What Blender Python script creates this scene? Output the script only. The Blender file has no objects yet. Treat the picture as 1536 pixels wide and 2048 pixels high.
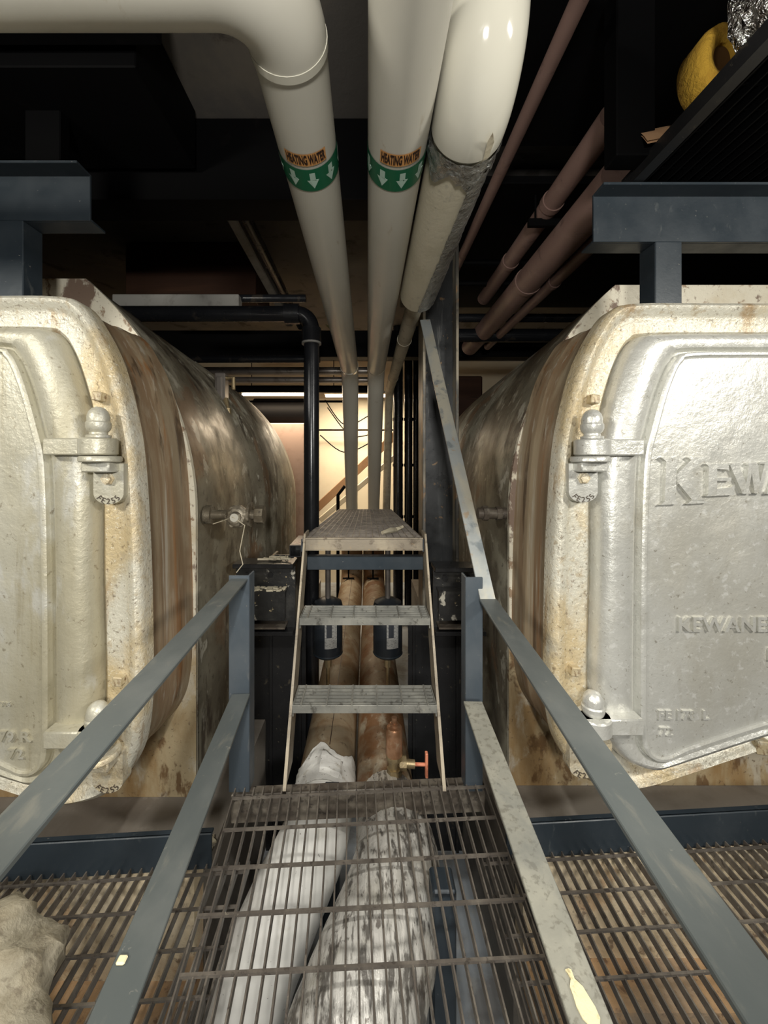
import bpy, bmesh, math, random
from mathutils import Vector, Matrix
from mathutils.geometry import tessellate_polygon
R = random.Random(7)
SC = bpy.context.scene
COL = SC.collection
PI = math.pi
# ---- camera frame: 1536 x 2048, the depth axis meets the picture at (735, 925) ----
F, CX, CY, EZ = 800.0, 735.0, 925.0, 1.57

def at(px, py, Z):
    return Vector(((px - CX) / F * Z, Z, EZ - (py - CY) / F * Z))

W = {}          # world origin of each object

# ------------------------------------------------------------------ mesh builder
class MB:
    def __init__(s):
        s.v = []; s.f = []; s.mi = []
    def add(s, vs, fs, m=0):
        n = len(s.v)
        s.v += [Vector(v) for v in vs]
        s.f += [tuple(i + n for i in f) for f in fs]
        s.mi += [m] * len(fs)
        return s
    def box(s, x0, x1, y0, y1, z0, z1, m=0, bev=0.0):
        return s.hexa([(x0, y0, z0), (x1, y0, z0), (x1, y1, z0), (x0, y1, z0), (x0, y0, z1), (x1, y0, z1), (x1, y1, z1), (x0, y1, z1)], m, bev)
    def hexa(s, p, m=0, bev=0.0):
        fs = [(3, 2, 1, 0), (4, 5, 6, 7), (0, 1, 5, 4), (1, 2, 6, 5), (2, 3, 7, 6), (3, 0, 4, 7)]
        if bev <= 0:
            return s.add(p, fs, m)
        bm = bmesh.new()
        vs = [bm.verts.new(q) for q in p]
        for f in fs: bm.faces.new([vs[i] for i in f])
        bmesh.ops.bevel(bm, geom=list(bm.edges), offset=bev, segments=1, affect='EDGES')
        bm.verts.index_update()
        s.add([v.co.copy() for v in bm.verts], [tuple(v.index for v in f.verts) for f in bm.faces], m)
        bm.free()
        return s
    def bar(s, a, b, wdir, w, t, m=0, bev=0.0):
        """rectangular bar from a to b; w along wdir, t across; centred on the line."""
        a, b = Vector(a), Vector(b)
        d = (b - a).normalized()
        wd = Vector(wdir); wd = (wd - d * wd.dot(d)).normalized()
        td = d.cross(wd)
        h, k = wd * (w / 2), td * (t / 2)
        return s.hexa([a - h - k, a + h - k, b + h - k, b - h - k, a - h + k, a + h + k, b + h + k, b - h + k], m, bev)
    def prism(s, poly, y0, y1, m=0):
        """polygon in (x, z) drawn out along y"""
        n = len(poly)
        vs = [(p[0], y0, p[1]) for p in poly] + [(p[0], y1, p[1]) for p in poly]
        fs = [tuple(range(n)), tuple(range(2 * n - 1, n - 1, -1))]
        fs += [(i, i + n, (i + 1) % n + n, (i + 1) % n) for i in range(n)]
        return s.add(vs, fs, m)
    def tube(s, path, r, seg=24, cap=True, m=0, a0=0.0, wob=None):
        P = [Vector(p) for p in path]
        n = len(P)
        rr = r if isinstance(r, (list, tuple)) else [r] * n
        T = []
        for i in range(n):
            t = (P[min(i + 1, n - 1)] - P[max(i - 1, 0)])
            T.append(t.normalized())
        ref = Vector((0, 0, 1)) if abs(T[0].z) < .9 else Vector((1, 0, 0))
        u = (ref - T[0] * ref.dot(T[0])).normalized()
        vs = []; fs = []
        for i in range(n):
            if i:
                q = T[i - 1].rotation_difference(T[i])
                u = (q @ u); u = (u - T[i] * u.dot(T[i])).normalized()
            w = T[i].cross(u)
            for k in range(seg):
                a = a0 + 2 * PI * k / seg
                rad = rr[i] * (wob(i, a) if wob else 1)
                vs.append(P[i] + (u * math.cos(a) + w * math.sin(a)) * rad)
        for i in range(n - 1):
            for k in range(seg):
                fs.append((i * seg + k, i * seg + (k + 1) % seg, (i + 1) * seg + (k + 1) % seg, (i + 1) * seg + k))
        if cap:
            fs.append(tuple(range(seg - 1, -1, -1)))
            fs.append(tuple((n - 1) * seg + k for k in range(seg)))
        return s.add(vs, fs, m)
    def lathe(s, prof, c, axis=(0, 0, 1), seg=20, m=0):
        """prof: (radius, height) pairs along axis from c"""
        ax = Vector(axis).normalized(); c = Vector(c)
        ref = Vector((1, 0, 0)) if abs(ax.x) < .9 else Vector((0, 1, 0))
        u = (ref - ax * ref.dot(ax)).normalized(); w = ax.cross(u)
        vs = []; fs = []
        n = len(prof)
        for (r, h) in prof:
            for k in range(seg):
                a = 2 * PI * k / seg
                vs.append(c + ax * h + (u * math.cos(a) + w * math.sin(a)) * max(r, 1e-4))
        for i in range(n - 1):
            for k in range(seg):
                fs.append((i * seg + k, i * seg + (k + 1) % seg, (i + 1) * seg + (k + 1) % seg, (i + 1) * seg + k))
        fs.append(tuple(range(seg - 1, -1, -1)))
        fs.append(tuple((n - 1) * seg + k for k in range(seg)))
        return s.add(vs, fs, m)
    def grid(s, rows, m=0, close=False):
        nr, nc = len(rows), len(rows[0])
        vs = [p for r in rows for p in r]
        fs = []
        for i in range(nr - 1):
            for k in range(nc - (0 if close else 1)):
                k2 = (k + 1) % nc
                fs.append((i * nc + k, i * nc + k2, (i + 1) * nc + k2, (i + 1) * nc + k))
        return s.add(vs, fs, m)
    def done(s, name, mats, parent=None, ang=35, origin=None):
        if not isinstance(mats, (list, tuple)): mats = [mats]
        me = bpy.data.meshes.new(name)
        if origin is None:
            lo = [min(v[i] for v in s.v) for i in range(3)]; hi = [max(v[i] for v in s.v) for i in range(3)]
            origin = Vector(((lo[0] + hi[0]) / 2, (lo[1] + hi[1]) / 2, lo[2]))
        bm = bmesh.new()
        vv = [bm.verts.new(v - origin) for v in s.v]
        for f, mi in zip(s.f, s.mi):
            try:
                fc = bm.faces.new([vv[i] for i in f]); fc.material_index = mi; fc.smooth = ang > 0
            except ValueError:
                pass
        bmesh.ops.recalc_face_normals(bm, faces=list(bm.faces))
        bm.to_mesh(me); bm.free()
        if ang > 0: me.set_sharp_from_angle(angle=math.radians(ang))
        for m in mats: me.materials.append(m)
        o = bpy.data.objects.new(name, me); COL.objects.link(o)
        if parent is not None:
            o.parent = parent; o.location = origin - W[parent.name]
        else:
            o.location = origin
        W[o.name] = origin.copy()
        return o

def tag(o, label, cat, group=None, kind=None):
    o['label'] = label; o['category'] = cat
    if group: o['group'] = group
    if kind: o['kind'] = kind
    return o
def struct(o):
    o['kind'] = 'structure'; return o
def thing(name, label, cat, loc, group=None):
    o = bpy.data.objects.new(name, None); COL.objects.link(o); o.empty_display_size = .1
    o.location = loc; W[o.name] = Vector(loc)
    return tag(o, label, cat, group)

def fillet(path, rad, n=9):
    P = [Vector(p) for p in path]
    out = [P[0]]
    for i in range(1, len(P) - 1):
        r = rad[i - 1] if isinstance(rad, (list, tuple)) else rad
        a = (P[i - 1] - P[i]).normalized(); b = (P[i + 1] - P[i]).normalized()
        ang = a.angle(b)
        if r <= 0 or ang > 3.12:
            out.append(P[i]); continue
        d = r / math.tan(ang / 2)
        p0, p1 = P[i] + a * d, P[i] + b * d
        c = P[i] + (a + b).normalized() * (r / math.sin(ang / 2))
        v0, v1 = p0 - c, p1 - c
        q = v0.rotation_difference(v1)
        for k in range(n + 1):
            out.append(c + Matrix.Rotation(q.angle * k / n, 3, q.axis) @ v0)
    out.append(P[-1])
    return out
def catmull(P, sub):
    out = []
    n = len(P)
    for i in range(n - 1):
        p0, p1, p2, p3 = P[max(i - 1, 0)], P[i], P[i + 1], P[min(i + 2, n - 1)]
        for k in range(sub):
            t = k / sub
            out.append(tuple(.5 * (2 * p1[j] + (p2[j] - p0[j]) * t + (2 * p0[j] - 5 * p1[j] + 4 * p2[j] - p3[j]) * t * t + (3 * p1[j] - p0[j] - 3 * p2[j] + p3[j]) * t ** 3) for j in range(len(p1))))
    out.append(tuple(P[-1]))
    return out
def text_polys(s, size=1.0, extrude=0.0, fat=0.0):
    cu = bpy.data.curves.new('t', 'FONT'); cu.body = s; cu.size = size; cu.extrude = extrude; cu.offset = fat; cu.resolution_u = 3
    cu.align_x = 'CENTER'; cu.align_y = 'CENTER'
    ob = bpy.data.objects.new('t', cu); COL.objects.link(ob)
    dg = bpy.context.evaluated_depsgraph_get(); dg.update()
    me = bpy.data.meshes.new_from_object(ob.evaluated_get(dg))
    vs = [v.co.copy() for v in me.vertices]; fs = [tuple(p.vertices) for p in me.polygons]
    bpy.data.objects.remove(ob); bpy.data.curves.remove(cu); bpy.data.meshes.remove(me)
    return vs, fs

# ------------------------------------------------------------------ materials
def mat(name, base, rough=.5, metal=0.0, layers=(), bump=None, bump2=None, rvar=0.0, emit=None, spec=.5):
    m = bpy.data.materials.new(name); m.use_nodes = True
    nt = m.node_tree; N = nt.nodes; L = nt.links
    b = N['Principled BSDF']
    b.inputs['Roughness'].default_value = rough; b.inputs['Metallic'].default_value = metal
    b.inputs['Specular IOR Level'].default_value = spec
    tc = N.new('ShaderNodeTexCoord')
    col = None
    def noise(scale, st, detail, dist=0.0, off=0.0):
        mp = N.new('ShaderNodeMapping'); mp.inputs['Scale'].default_value = st; mp.inputs['Location'].default_value = (off, off * 1.7, off * .6)
        L.new(tc.outputs['Object'], mp.inputs['Vector'])
        nz = N.new('ShaderNodeTexNoise'); nz.inputs['Scale'].default_value = scale; nz.inputs['Detail'].default_value = detail
        nz.inputs['Roughness'].default_value = .62; nz.inputs['Distortion'].default_value = dist
        L.new(mp.outputs['Vector'], nz.inputs['Vector'])
        return nz.outputs['Fac']
    for i, ly in enumerate(layers):
        scale, st, lo, hi, c = ly[:5]
        amt = ly[5] if len(ly) > 5 else 1.0
        det = ly[6] if len(ly) > 6 else 6.0
        fac = noise(scale, st, det, 0.3, 3.1 * i + 1.3)
        mr = N.new('ShaderNodeMapRange'); mr.interpolation_type = 'SMOOTHSTEP'
        mr.inputs['From Min'].default_value = lo; mr.inputs['From Max'].default_value = hi
        mr.inputs['To Max'].default_value = amt
        L.new(fac, mr.inputs['Value'])
        mx = N.new('ShaderNodeMix'); mx.data_type = 'RGBA'
        L.new(mr.outputs['Result'], mx.inputs['Factor'])
        if col is None: mx.inputs['A'].default_value = (*base, 1)
        else: L.new(col, mx.inputs['A'])
        mx.inputs['B'].default_value = (*c, 1)
        col = mx.outputs['Result']
    if col is None: b.inputs['Base Color'].default_value = (*base, 1)
    else: L.new(col, b.inputs['Base Color'])
    nrm = None
    for bp in (bump, bump2):
        if not bp: continue
        fac = noise(bp[0], bp[2] if len(bp) > 2 else (1, 1, 1), 5.0, 0.2, 7.7)
        bn = N.new('ShaderNodeBump'); bn.inputs['Strength'].default_value = bp[1]; bn.inputs['Distance'].default_value = bp[3] if len(bp) > 3 else .01
        L.new(fac, bn.inputs['Height'])
        if nrm is not None: L.new(nrm, bn.inputs['Normal'])
        nrm = bn.outputs['Normal']
    if nrm is not None: L.new(nrm, b.inputs['Normal'])
    if rvar:
        fac = noise(5, (1, 1, 1), 4, 0, 12.0)
        mr = N.new('ShaderNodeMapRange'); mr.inputs['From Min'].default_value = .3; mr.inputs['From Max'].default_value = .7
        mr.inputs['To Min'].default_value = max(0.05, rough - rvar); mr.inputs['To Max'].default_value = min(1, rough + rvar)
        L.new(fac, mr.inputs['Value']); L.new(mr.outputs['Result'], b.inputs['Roughness'])
    if emit:
        b.inputs['Emission Color'].default_value = (*emit[:3], 1); b.inputs['Emission Strength'].default_value = emit[3]
    return m
O1 = (1, 1, 1)
M = {}
M['silver'] = mat('silver_paint', (.66, .64, .56), .42, .35,
    [(1.6, (1, 1, .5), .45, .75, (.62, .55, .38), .55), (9, (1, 1, .25), .56, .78, (.42, .36, .24), .5), (38, O1, .60, .72, (.16, .12, .07), .55), (70, O1, .60, .70, (.85, .84, .76), .5)],
    (60, .32, O1, .006), (9, .25, O1, .02), .12)
M['silver_door'] = mat('silver_door_paint', (.62, .62, .58), .36, .42,
    [(1.5, (1, 1, .6), .47, .70, (.50, .48, .41), .7), (12, (1, 1, .35), .56, .75, (.40, .37, .30), .5), (30, O1, .56, .68, (.80, .80, .77), .6), (60, O1, .61, .70, (.22, .19, .14), .6)],
    (70, .25, O1, .005), (9, .35, O1, .02), .1)
M['silver_old'] = mat('aged_silver_door_paint', (.52, .50, .41), .44, .28,
    [(1.6, (1, 1, .35), .44, .64, (.44, .40, .28), .75), (6, (2.5, 1, .2), .54, .72, (.33, .285, .18), .6), (5, (1.5, 1, .6), .55, .7, (.60, .60, .56), .7), (40, O1, .60, .70, (.20, .16, .10), .6)],
    (55, .35, O1, .006), (8, .3, O1, .02), .1)
M['rim'] = mat('rusty_cream_rim_paint', (.66, .635, .54), .42, .28,
    [(2.6, (1, 1, .6), .44, .62, (.58, .44, .22), .75), (6, (1, 1, .35), .56, .70, (.36, .22, .09), .75), (26, O1, .54, .66, (.50, .42, .29), .7), (60, O1, .58, .66, (.14, .09, .05), .6), (85, O1, .58, .68, (.88, .87, .79), .65)],
    (65, .5, O1, .008), (12, .35, O1, .02), .12)
M['boltrust'] = mat('rusty_bolt_paint', (.46, .38, .24), .5, .2, [(20, O1, .45, .65, (.62, .58, .46), .8), (30, O1, .55, .65, (.16, .09, .04), .8)], (50, .3, O1, .004))
M['casing'] = mat('brown_streaked_casing', (.24, .165, .10), .45, .12,
    [(3.0, (2.4, 2.4, .16), .42, .62, (.36, .295, .20), .8), (4, (2.4, 2.4, .12), .52, .66, (.27, .125, .045), .8), (7, (3, 3, .12), .56, .68, (.45, .41, .34), .75), (4, (3, 3, .2), .56, .70, (.075, .048, .028), .8), (14, (1, 1, .4), .56, .70, (.33, .27, .19), .6)],
    (40, .15, (1, 1, .3), .004), None, .12)
M['shell'] = mat('grey_brown_shell_paint', (.17, .15, .11), .48, .05,
    [(2.6, (1, .7, .8), .42, .60, (.25, .23, .175), .8), (3.2, (1, .8, .6), .51, .60, (.39, .37, .29), .75), (4, (1, .9, .35), .55, .64, (.06, .045, .032), .85), (3, (1, .7, .5), .56, .64, (.20, .115, .06), .75), (8, (1, .9, .6), .58, .64, (.55, .53, .45), .7), (22, O1, .58, .66, (.07, .055, .04), .6)],
    (22, .2, O1, .006), None, .16)
M['valve'] = mat('grimy_valve_metal', (.17, .145, .105), .45, .5, [(16, O1, .45, .62, (.36, .32, .25), .8), (24, O1, .56, .66, (.05, .04, .03), .8)], (40, .5, O1, .006), None, .1)
M['flaky'] = mat('black_paint_flaking_white', (.020, .020, .020), .4, .15, [(9, O1, .62, .67, (.55, .52, .44), .85), (5, O1, .5, .7, (.05, .048, .044), .8), (24, O1, .64, .69, (.42, .34, .2), .7)], (40, .3, O1, .006), None, .1)
M['plate'] = mat('flaking_cream_plate_paint', (.64, .60, .49), .5, .1,
    [(3.0, O1, .48, .7, (.50, .42, .28), .7), (4.2, (1, 1, .7), .55, .60, (.14, .085, .06), .92), (14, O1, .57, .65, (.20, .11, .05), .8), (50, O1, .6, .7, (.14, .09, .06), .6)],
    (40, .3, O1, .006), None, .1)
M['skirt'] = mat('rusty_tan_skirt_plate', (.52, .42, .26), .5, .1,
    [(3.0, (1.5, 1, .4), .42, .62, (.36, .22, .09), .85), (4.5, (1, 1, .6), .54, .64, (.62, .57, .46), .8), (9, (1, 1, .5), .55, .64, (.16, .085, .035), .85), (40, O1, .6, .7, (.12, .07, .04), .7)],
    (40, .3, O1, .006), None, .1)
M['steel'] = mat('blue_black_steel_paint', (.024, .033, .042), .42, .05,
    [(3, (1, 1, 1), .45, .75, (.040, .050, .060), .8), (18, (1, 1, .4), .62, .74, (.11, .12, .12), .5), (70, O1, .68, .74, (.34, .32, .28), .7)],
    (60, .1, O1, .003), None, .12, spec=.35)
M['poststeel'] = mat('slate_blue_post_paint', (.065, .082, .10), .40, .25,
    [(3, (1, 1, .5), .45, .75, (.10, .115, .13), .8), (18, (1, 1, .3), .6, .72, (.17, .175, .17), .6), (60, O1, .67, .73, (.38, .34, .26), .7)],
    (60, .1, O1, .003), None, .12)
M['rail'] = mat('grey_rail_paint', (.095, .108, .108), .42, .25,
    [(2.5, (1, .6, 1), .42, .7, (.15, .16, .155), .8), (9, (2, .6, 1), .56, .72, (.21, .205, .175), .6), (30, O1, .66, .74, (.35, .33, .28), .5)],
    (50, .08, O1, .003), None, .1)
M['rail_worn'] = mat('worn_bare_rail_steel', (.30, .32, .32), .42, .45,
    [(4, (1, .6, .6), .45, .62, (.42, .39, .31), .8), (7, O1, .54, .66, (.14, .165, .18), .8), (20, O1, .60, .70, (.34, .22, .11), .6)],
    (50, .15, O1, .003), None, .1)
M['rail_dirty'] = mat('dusty_low_rail_steel', (.27, .265, .225), .6, .15,
    [(7, O1, .45, .65, (.34, .33, .275), .8), (40, O1, .52, .64, (.16, .15, .12), .7), (3, (1, .5, 1), .5, .7, (.15, .16, .155), .8)],
    (70, .15, O1, .003), None, .1)
M['black'] = mat('black_steel_paint', (.017, .017, .018), .35, .2,
    [(4, (1, 1, .5), .5, .75, (.035, .036, .038), .8), (16, O1, .62, .70, (.10, .085, .06), .6), (50, O1, .66, .72, (.30, .27, .2), .5)],
    (50, .12, O1, .004), None, .12)
M['column'] = mat('worn_black_column_paint', (.030, .032, .034), .33, .35,
    [(2.4, (2, 2, .35), .5, .7, (.085, .09, .092), .9), (8, (2, 2, .2), .58, .7, (.20, .20, .19), .6), (22, O1, .63, .70, (.25, .16, .08), .7)],
    (40, .12, O1, .003), None, .12)
M['colflange'] = mat('worn_flange_edge_paint', (.10, .095, .085), .45, .3,
    [(5, (1, 1, .3), .45, .62, (.30, .26, .19), .8), (14, (1, 1, .4), .54, .64, (.40, .22, .09), .7), (10, O1, .58, .7, (.03, .03, .03), .9)],
    (60, .3, O1, .004), None, .1)
M['stair'] = mat('tan_rusted_stair_steel', (.25, .215, .165), .5, .3,
    [(5, (1, 1, .5), .45, .62, (.36, .31, .23), .8), (13, O1, .54, .68, (.11, .085, .06), .85), (40, O1, .62, .7, (.42, .28, .13), .6)],
    (60, .2, O1, .004), None, .1)
M['tread'] = mat('grey_tread_steel', (.22, .22, .20), .45, .35,
    [(6, O1, .45, .65, (.33, .325, .29), .8), (20, O1, .56, .68, (.075, .07, .06), .8), (60, O1, .64, .7, (.42, .38, .28), .6)],
    (80, .15, O1, .003), None, .1)
M['grating'] = mat('dull_brown_grating_steel', (.125, .108, .092), .5, .35,
    [(9, O1, .45, .65, (.21, .185, .155), .9), (30, O1, .55, .66, (.055, .045, .038), .8), (70, O1, .66, .73, (.40, .36, .28), .6)],
    (90, .15, O1, .003), None, .1)
M['dirtplate'] = mat('dirty_brown_steel', (.10, .082, .065), .5, .3,
    [(10, O1, .45, .62, (.20, .175, .14), .8), (28, O1, .55, .66, (.04, .032, .028), .8)], (40, .2, O1, .004), None, .1)
M['white'] = mat('white_pvc_jacket', (.53, .51, .445), .36, 0,
    [(1.4, (1, .6, 1), .45, .75, (.46, .435, .365), .6), (14, (1, .35, 1), .63, .72, (.32, .26, .17), .5)], (14, .08, (1, 1, 1), .004), None, .06)
M['cream'] = mat('cream_canvas_pipe_cover', (.60, .555, .43), .6, 0,
    [(4, O1, .45, .68, (.50, .46, .34), .8), (14, (1, .6, 1), .57, .7, (.34, .32, .26), .6), (40, O1, .64, .72, (.22, .19, .14), .6)], (40, .25, O1, .005), None, .05)
M['oldcream'] = mat('dirty_cream_pipe_cover', (.40, .365, .28), .65, 0,
    [(6, O1, .45, .65, (.30, .26, .19), .9), (18, O1, .58, .7, (.16, .14, .11), .7)], (40, .3, O1, .006), None, .05)
M['pvc'] = mat('glossy_white_elbow_cover', (.58, .56, .48), .10, 0, [(5, O1, .6, .8, (.52, .49, .39), .4), (30, O1, .70, .76, (.33, .28, .2), .7)], (6, .03, O1, .01), None, 0)
M['foil'] = mat('crumpled_silver_tape', (.50, .51, .50), .28, .9, [(12, O1, .5, .7, (.20, .20, .20), .8), (40, O1, .6, .7, (.75, .75, .73), .6)], (26, .9, O1, .02), (80, .4, O1, .008), .1)
M['foil_bright'] = mat('crinkled_bright_foil', (.85, .85, .84), .16, 1.0, [(10, O1, .5, .7, (.5, .45, .4), .5)], (12, 1.0, O1, .05), (34, .5, O1, .02), .05)
M['green'] = mat('green_marker_tape', (.004, .12, .055), .35, 0)
M['orange'] = mat('orange_marker_tape', (.62, .30, .10), .4, 0, [(60, O1, .5, .7, (.70, .42, .2), .6)])
M['ink'] = mat('black_marker_ink', (.03, .012, .008), .5, 0)
M['arrow'] = mat('pale_marker_arrow', (.42, .58, .50), .4, 0)
M['tanpipe'] = mat('stained_tan_insulation', (.34, .27, .18), .6, 0,
    [(3.5, O1, .42, .62, (.22, .125, .055), .85), (6, (1, .5, 1), .55, .7, (.48, .42, .31), .8), (18, O1, .58, .7, (.09, .05, .025), .7)], (25, .2, O1, .006), None, .08)
M['rustpipe'] = mat('rust_stained_insulation', (.30, .22, .14), .55, 0,
    [(4, O1, .42, .58, (.20, .085, .028), .9), (9, (1, .5, 1), .55, .68, (.46, .41, .31), .8), (18, O1, .58, .7, (.07, .035, .018), .7)], (25, .25, O1, .006), None, .08)
M['farpipe'] = mat('pinkish_dusty_insulation', (.30, .215, .18), .6, 0, [(5, O1, .45, .7, (.22, .15, .12), .8)], (25, .15, O1, .005), None, .05)
M['whitepipe'] = mat('bright_white_fabric_cover', (.80, .79, .75), .6, 0, [(10, (1, 1, .6), .56, .66, (.66, .64, .57), .6), (60, O1, .66, .72, (.12, .10, .09), .8)], (30, .12, O1, .006), None, .05)
M['plaster'] = mat('speckled_white_plaster', (.82, .81, .77), .8, 0, [(14, O1, .56, .66, (.62, .58, .5), .7), (40, O1, .62, .68, (.14, .10, .08), .85)], (20, .4, O1, .01))
M['wrinkled'] = mat('wrinkled_silver_fabric_cover', (.72, .70, .65), .42, .2,
    [(5, (1, 1, 1), .48, .64, (.50, .475, .41), .7), (7, (3.2, .8, .8), .50, .60, (.075, .065, .055), .85), (16, (2.4, .8, .8), .56, .64, (.12, .10, .085), .8), (45, O1, .6, .7, (.12, .1, .08), .7)], (30, .4, O1, .008), (9, .5, (4, .6, .6), .02), .1)
M['copper'] = mat('tarnished_copper', (.52, .30, .18), .38, .6, [(10, O1, .45, .65, (.36, .18, .09), .8), (22, O1, .58, .68, (.62, .48, .34), .6)], (30, .15, O1, .004), None, .1)
M['brass'] = mat('dull_brass', (.42, .33, .19), .42, .7, [(14, O1, .5, .66, (.22, .16, .09), .8), (30, O1, .6, .7, (.55, .5, .4), .5)], (40, .3, O1, .004), None, .1)
M['redhandle'] = mat('faded_orange_red_paint', (.70, .26, .15), .5, 0, [(20, O1, .5, .65, (.35, .08, .04), .7)])
M['concrete'] = mat('dirty_concrete', (.15, .135, .115), .8, 0, [(2, O1, .45, .65, (.21, .19, .16), .8), (9, O1, .55, .7, (.08, .07, .06), .7)], (25, .2, O1, .008))
M['plinth'] = mat('dusty_brown_plinth', (.24, .215, .185), .7, 0, [(2, O1, .45, .65, (.16, .135, .11), .8), (9, O1, .58, .7, (.30, .27, .235), .6)], (25, .1, O1, .006))
M['firebrick'] = mat('tan_firebrick_wall', (.80, .66, .45), .8, 0, [(4, O1, .45, .62, (.68, .58, .43), .8), (5, O1, .55, .66, (.60, .36, .18), .6), (14, O1, .56, .66, (.20, .13, .09), .8)], (22, .5, O1, .02))
M['brickledge'] = mat('orange_brick_ledge', (.55, .36, .20), .8, 0, [(3, O1, .45, .62, (.34, .27, .20), .8), (14, O1, .56, .66, (.15, .09, .06), .8)], (22, .5, O1, .02))
M['floor'] = mat('blue_grey_floor_paint', (.42, .46, .50), .55, 0, [(2.5, O1, .48, .65, (.24, .23, .22), .8), (12, O1, .55, .7, (.50, .50, .47), .5)], (20, .1, O1, .006))
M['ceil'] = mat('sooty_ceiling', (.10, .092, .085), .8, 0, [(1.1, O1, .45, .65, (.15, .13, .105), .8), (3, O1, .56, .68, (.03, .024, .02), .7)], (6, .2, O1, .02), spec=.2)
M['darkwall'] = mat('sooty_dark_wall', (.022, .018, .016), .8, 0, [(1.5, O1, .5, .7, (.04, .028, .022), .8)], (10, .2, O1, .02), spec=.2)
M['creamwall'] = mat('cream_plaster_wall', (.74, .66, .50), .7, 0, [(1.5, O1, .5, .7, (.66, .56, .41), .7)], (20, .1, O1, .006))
M['sootsteel'] = mat('sooty_black_steel', (.0022, .0022, .0025), .6, 0, [(5, O1, .6, .8, (.007, .006, .006), .7)], (20, .1, O1, .006), spec=.08)
M['brownboard'] = mat('dark_red_brown_board', (.036, .015, .008), .6, 0, [(1.5, (.4, 1, 3), .45, .65, (.055, .024, .012), .8), (14, (.2, 1, 4), .6, .7, (.015, .008, .006), .8)], (15, .1, O1, .005), spec=.2)
M['greywhite'] = mat('dusty_pale_beam_paint', (.22, .215, .20), .6, 0, [(6, O1, .5, .7, (.13, .12, .11), .8)])
M['pinkpipe'] = mat('dusty_rose_pipe_cover', (.20, .125, .105), .5, 0, [(4, O1, .5, .7, (.26, .18, .155), .7), (9, O1, .58, .7, (.10, .06, .05), .7)], (20, .1, O1, .004), None, .08)
M['silverpipe'] = mat('grey_metal_pipe', (.26, .235, .215), .35, .6, [(5, O1, .5, .7, (.14, .11, .095), .7)], None, None, .1)
M['blackpipe'] = mat('glossy_black_pipe', (.014, .015, .018), .25, .3, [(7, O1, .6, .7, (.06, .05, .04), .6)], (30, .08, O1, .004), None, .08)
M['yellow'] = mat('yellow_glass_wool', (.56, .33, .035), .9, 0, [(12, O1, .45, .65, (.42, .22, .02), .7)], (45, .6, O1, .02))
M['darkcore'] = mat('brown_wool_core', (.12, .055, .012), .95, 0)
M['cloth'] = mat('grubby_cream_cloth', (.52, .47, .36), .85, 0, [(5, O1, .45, .62, (.36, .31, .22), .8), (16, O1, .56, .66, (.20, .165, .12), .6)], (16, .5, O1, .02), (45, .2, O1, .006))
M['debris'] = mat('pale_scrap', (.52, .47, .35), .8, 0, [(20, O1, .5, .65, (.25, .2, .14), .8)], (40, .3, O1, .006))
M['splash'] = mat('dried_cream_paint', (.72, .64, .40), .5, 0, [(30, O1, .55, .65, (.35, .28, .14), .7)], (40, .4, O1, .006))
M['label'] = mat('pale_metal_label', (.50, .50, .48), .4, .3, [(60, (1, 1, 3), .52, .6, (.16, .16, .16), .8)])
M['labeldark'] = mat('dark_label_print', (.04, .045, .055), .4, 0)
M['motor'] = mat('dark_blue_grey_motor_paint', (.028, .034, .042), .4, .3, [(7, O1, .55, .7, (.06, .065, .07), .7)], (30, .08, O1, .003), None, .1)
M['lamp'] = mat('warm_fluorescent_tube', (1, .85, .65), .5, 0, emit=(1.0, .74, .48, 9.0))
M['lamp_house'] = mat('white_lamp_housing', (.6, .57, .5), .5, 0)
M['orangewood'] = mat('orange_brown_timber', (.40, .24, .13), .6, 0, [(4, (1, 1, 1), .5, .7, (.30, .16, .08), .7)])
M['greendark'] = mat('dirty_olive_scrap', (.10, .085, .03), .8, 0)

# ------------------------------------------------------------------ the room
def slab(name, x0, x1, y0, y1, z0, z1, m):
    return struct(MB().box(x0, x1, y0, y1, z0, z1).done(name, M[m], ang=0))
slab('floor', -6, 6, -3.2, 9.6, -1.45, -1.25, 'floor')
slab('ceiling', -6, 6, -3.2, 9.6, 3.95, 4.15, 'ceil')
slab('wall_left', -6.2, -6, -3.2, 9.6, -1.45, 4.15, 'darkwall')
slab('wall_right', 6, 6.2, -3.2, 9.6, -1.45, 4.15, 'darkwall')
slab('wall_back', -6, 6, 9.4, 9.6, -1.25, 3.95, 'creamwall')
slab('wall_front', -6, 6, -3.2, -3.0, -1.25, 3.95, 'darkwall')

# ------------------------------------------------------------------ boilers
KO = [(1875,603),(1450,602),(1285,602),(1232,614),(1196,660),(1160,735),(1132,845),(1120,930),(1113,1034),(1108,1150),(1105,1342),(1110,1443),(1128,1510),(1170,1562),(1240,1584),(1295,1580),(1380,1554),(1536,1503),(1700,1462),(1875,1448)]
KR = [(1875,667),(1450,667),(1304,669),(1272,680),(1250,712),(1230,768),(1212,838),(1199,913),(1195,1000),(1194,1150),(1190,1342),(1194,1420),(1212,1475),(1240,1512),(1285,1532),(1320,1528),(1380,1510),(1536,1460),(1700,1420),(1875,1405)]
KB = [(1875,711),(1480,711),(1364,713),(1343,724),(1330,744),(1312,792),(1293,862),(1281,913),(1276,1000),(1273,1150),(1272,1342),(1273,1443),(1279,1486),(1296,1504),(1322,1506),(1345,1496),(1380,1482),(1536,1432),(1700,1392),(1875,1378)]
SUB = 6
UC = 1.735
def lo(p):                                   # picture point of the right boiler's front -> (u, z)
    return ((p[0] - 1105) / F * 1.8, EZ - (p[1] - CY) / F * 1.8)
cO, cR, cB = [[lo(p) for p in catmull(k, SUB)] for k in (KO, KR, KB)]
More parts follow.
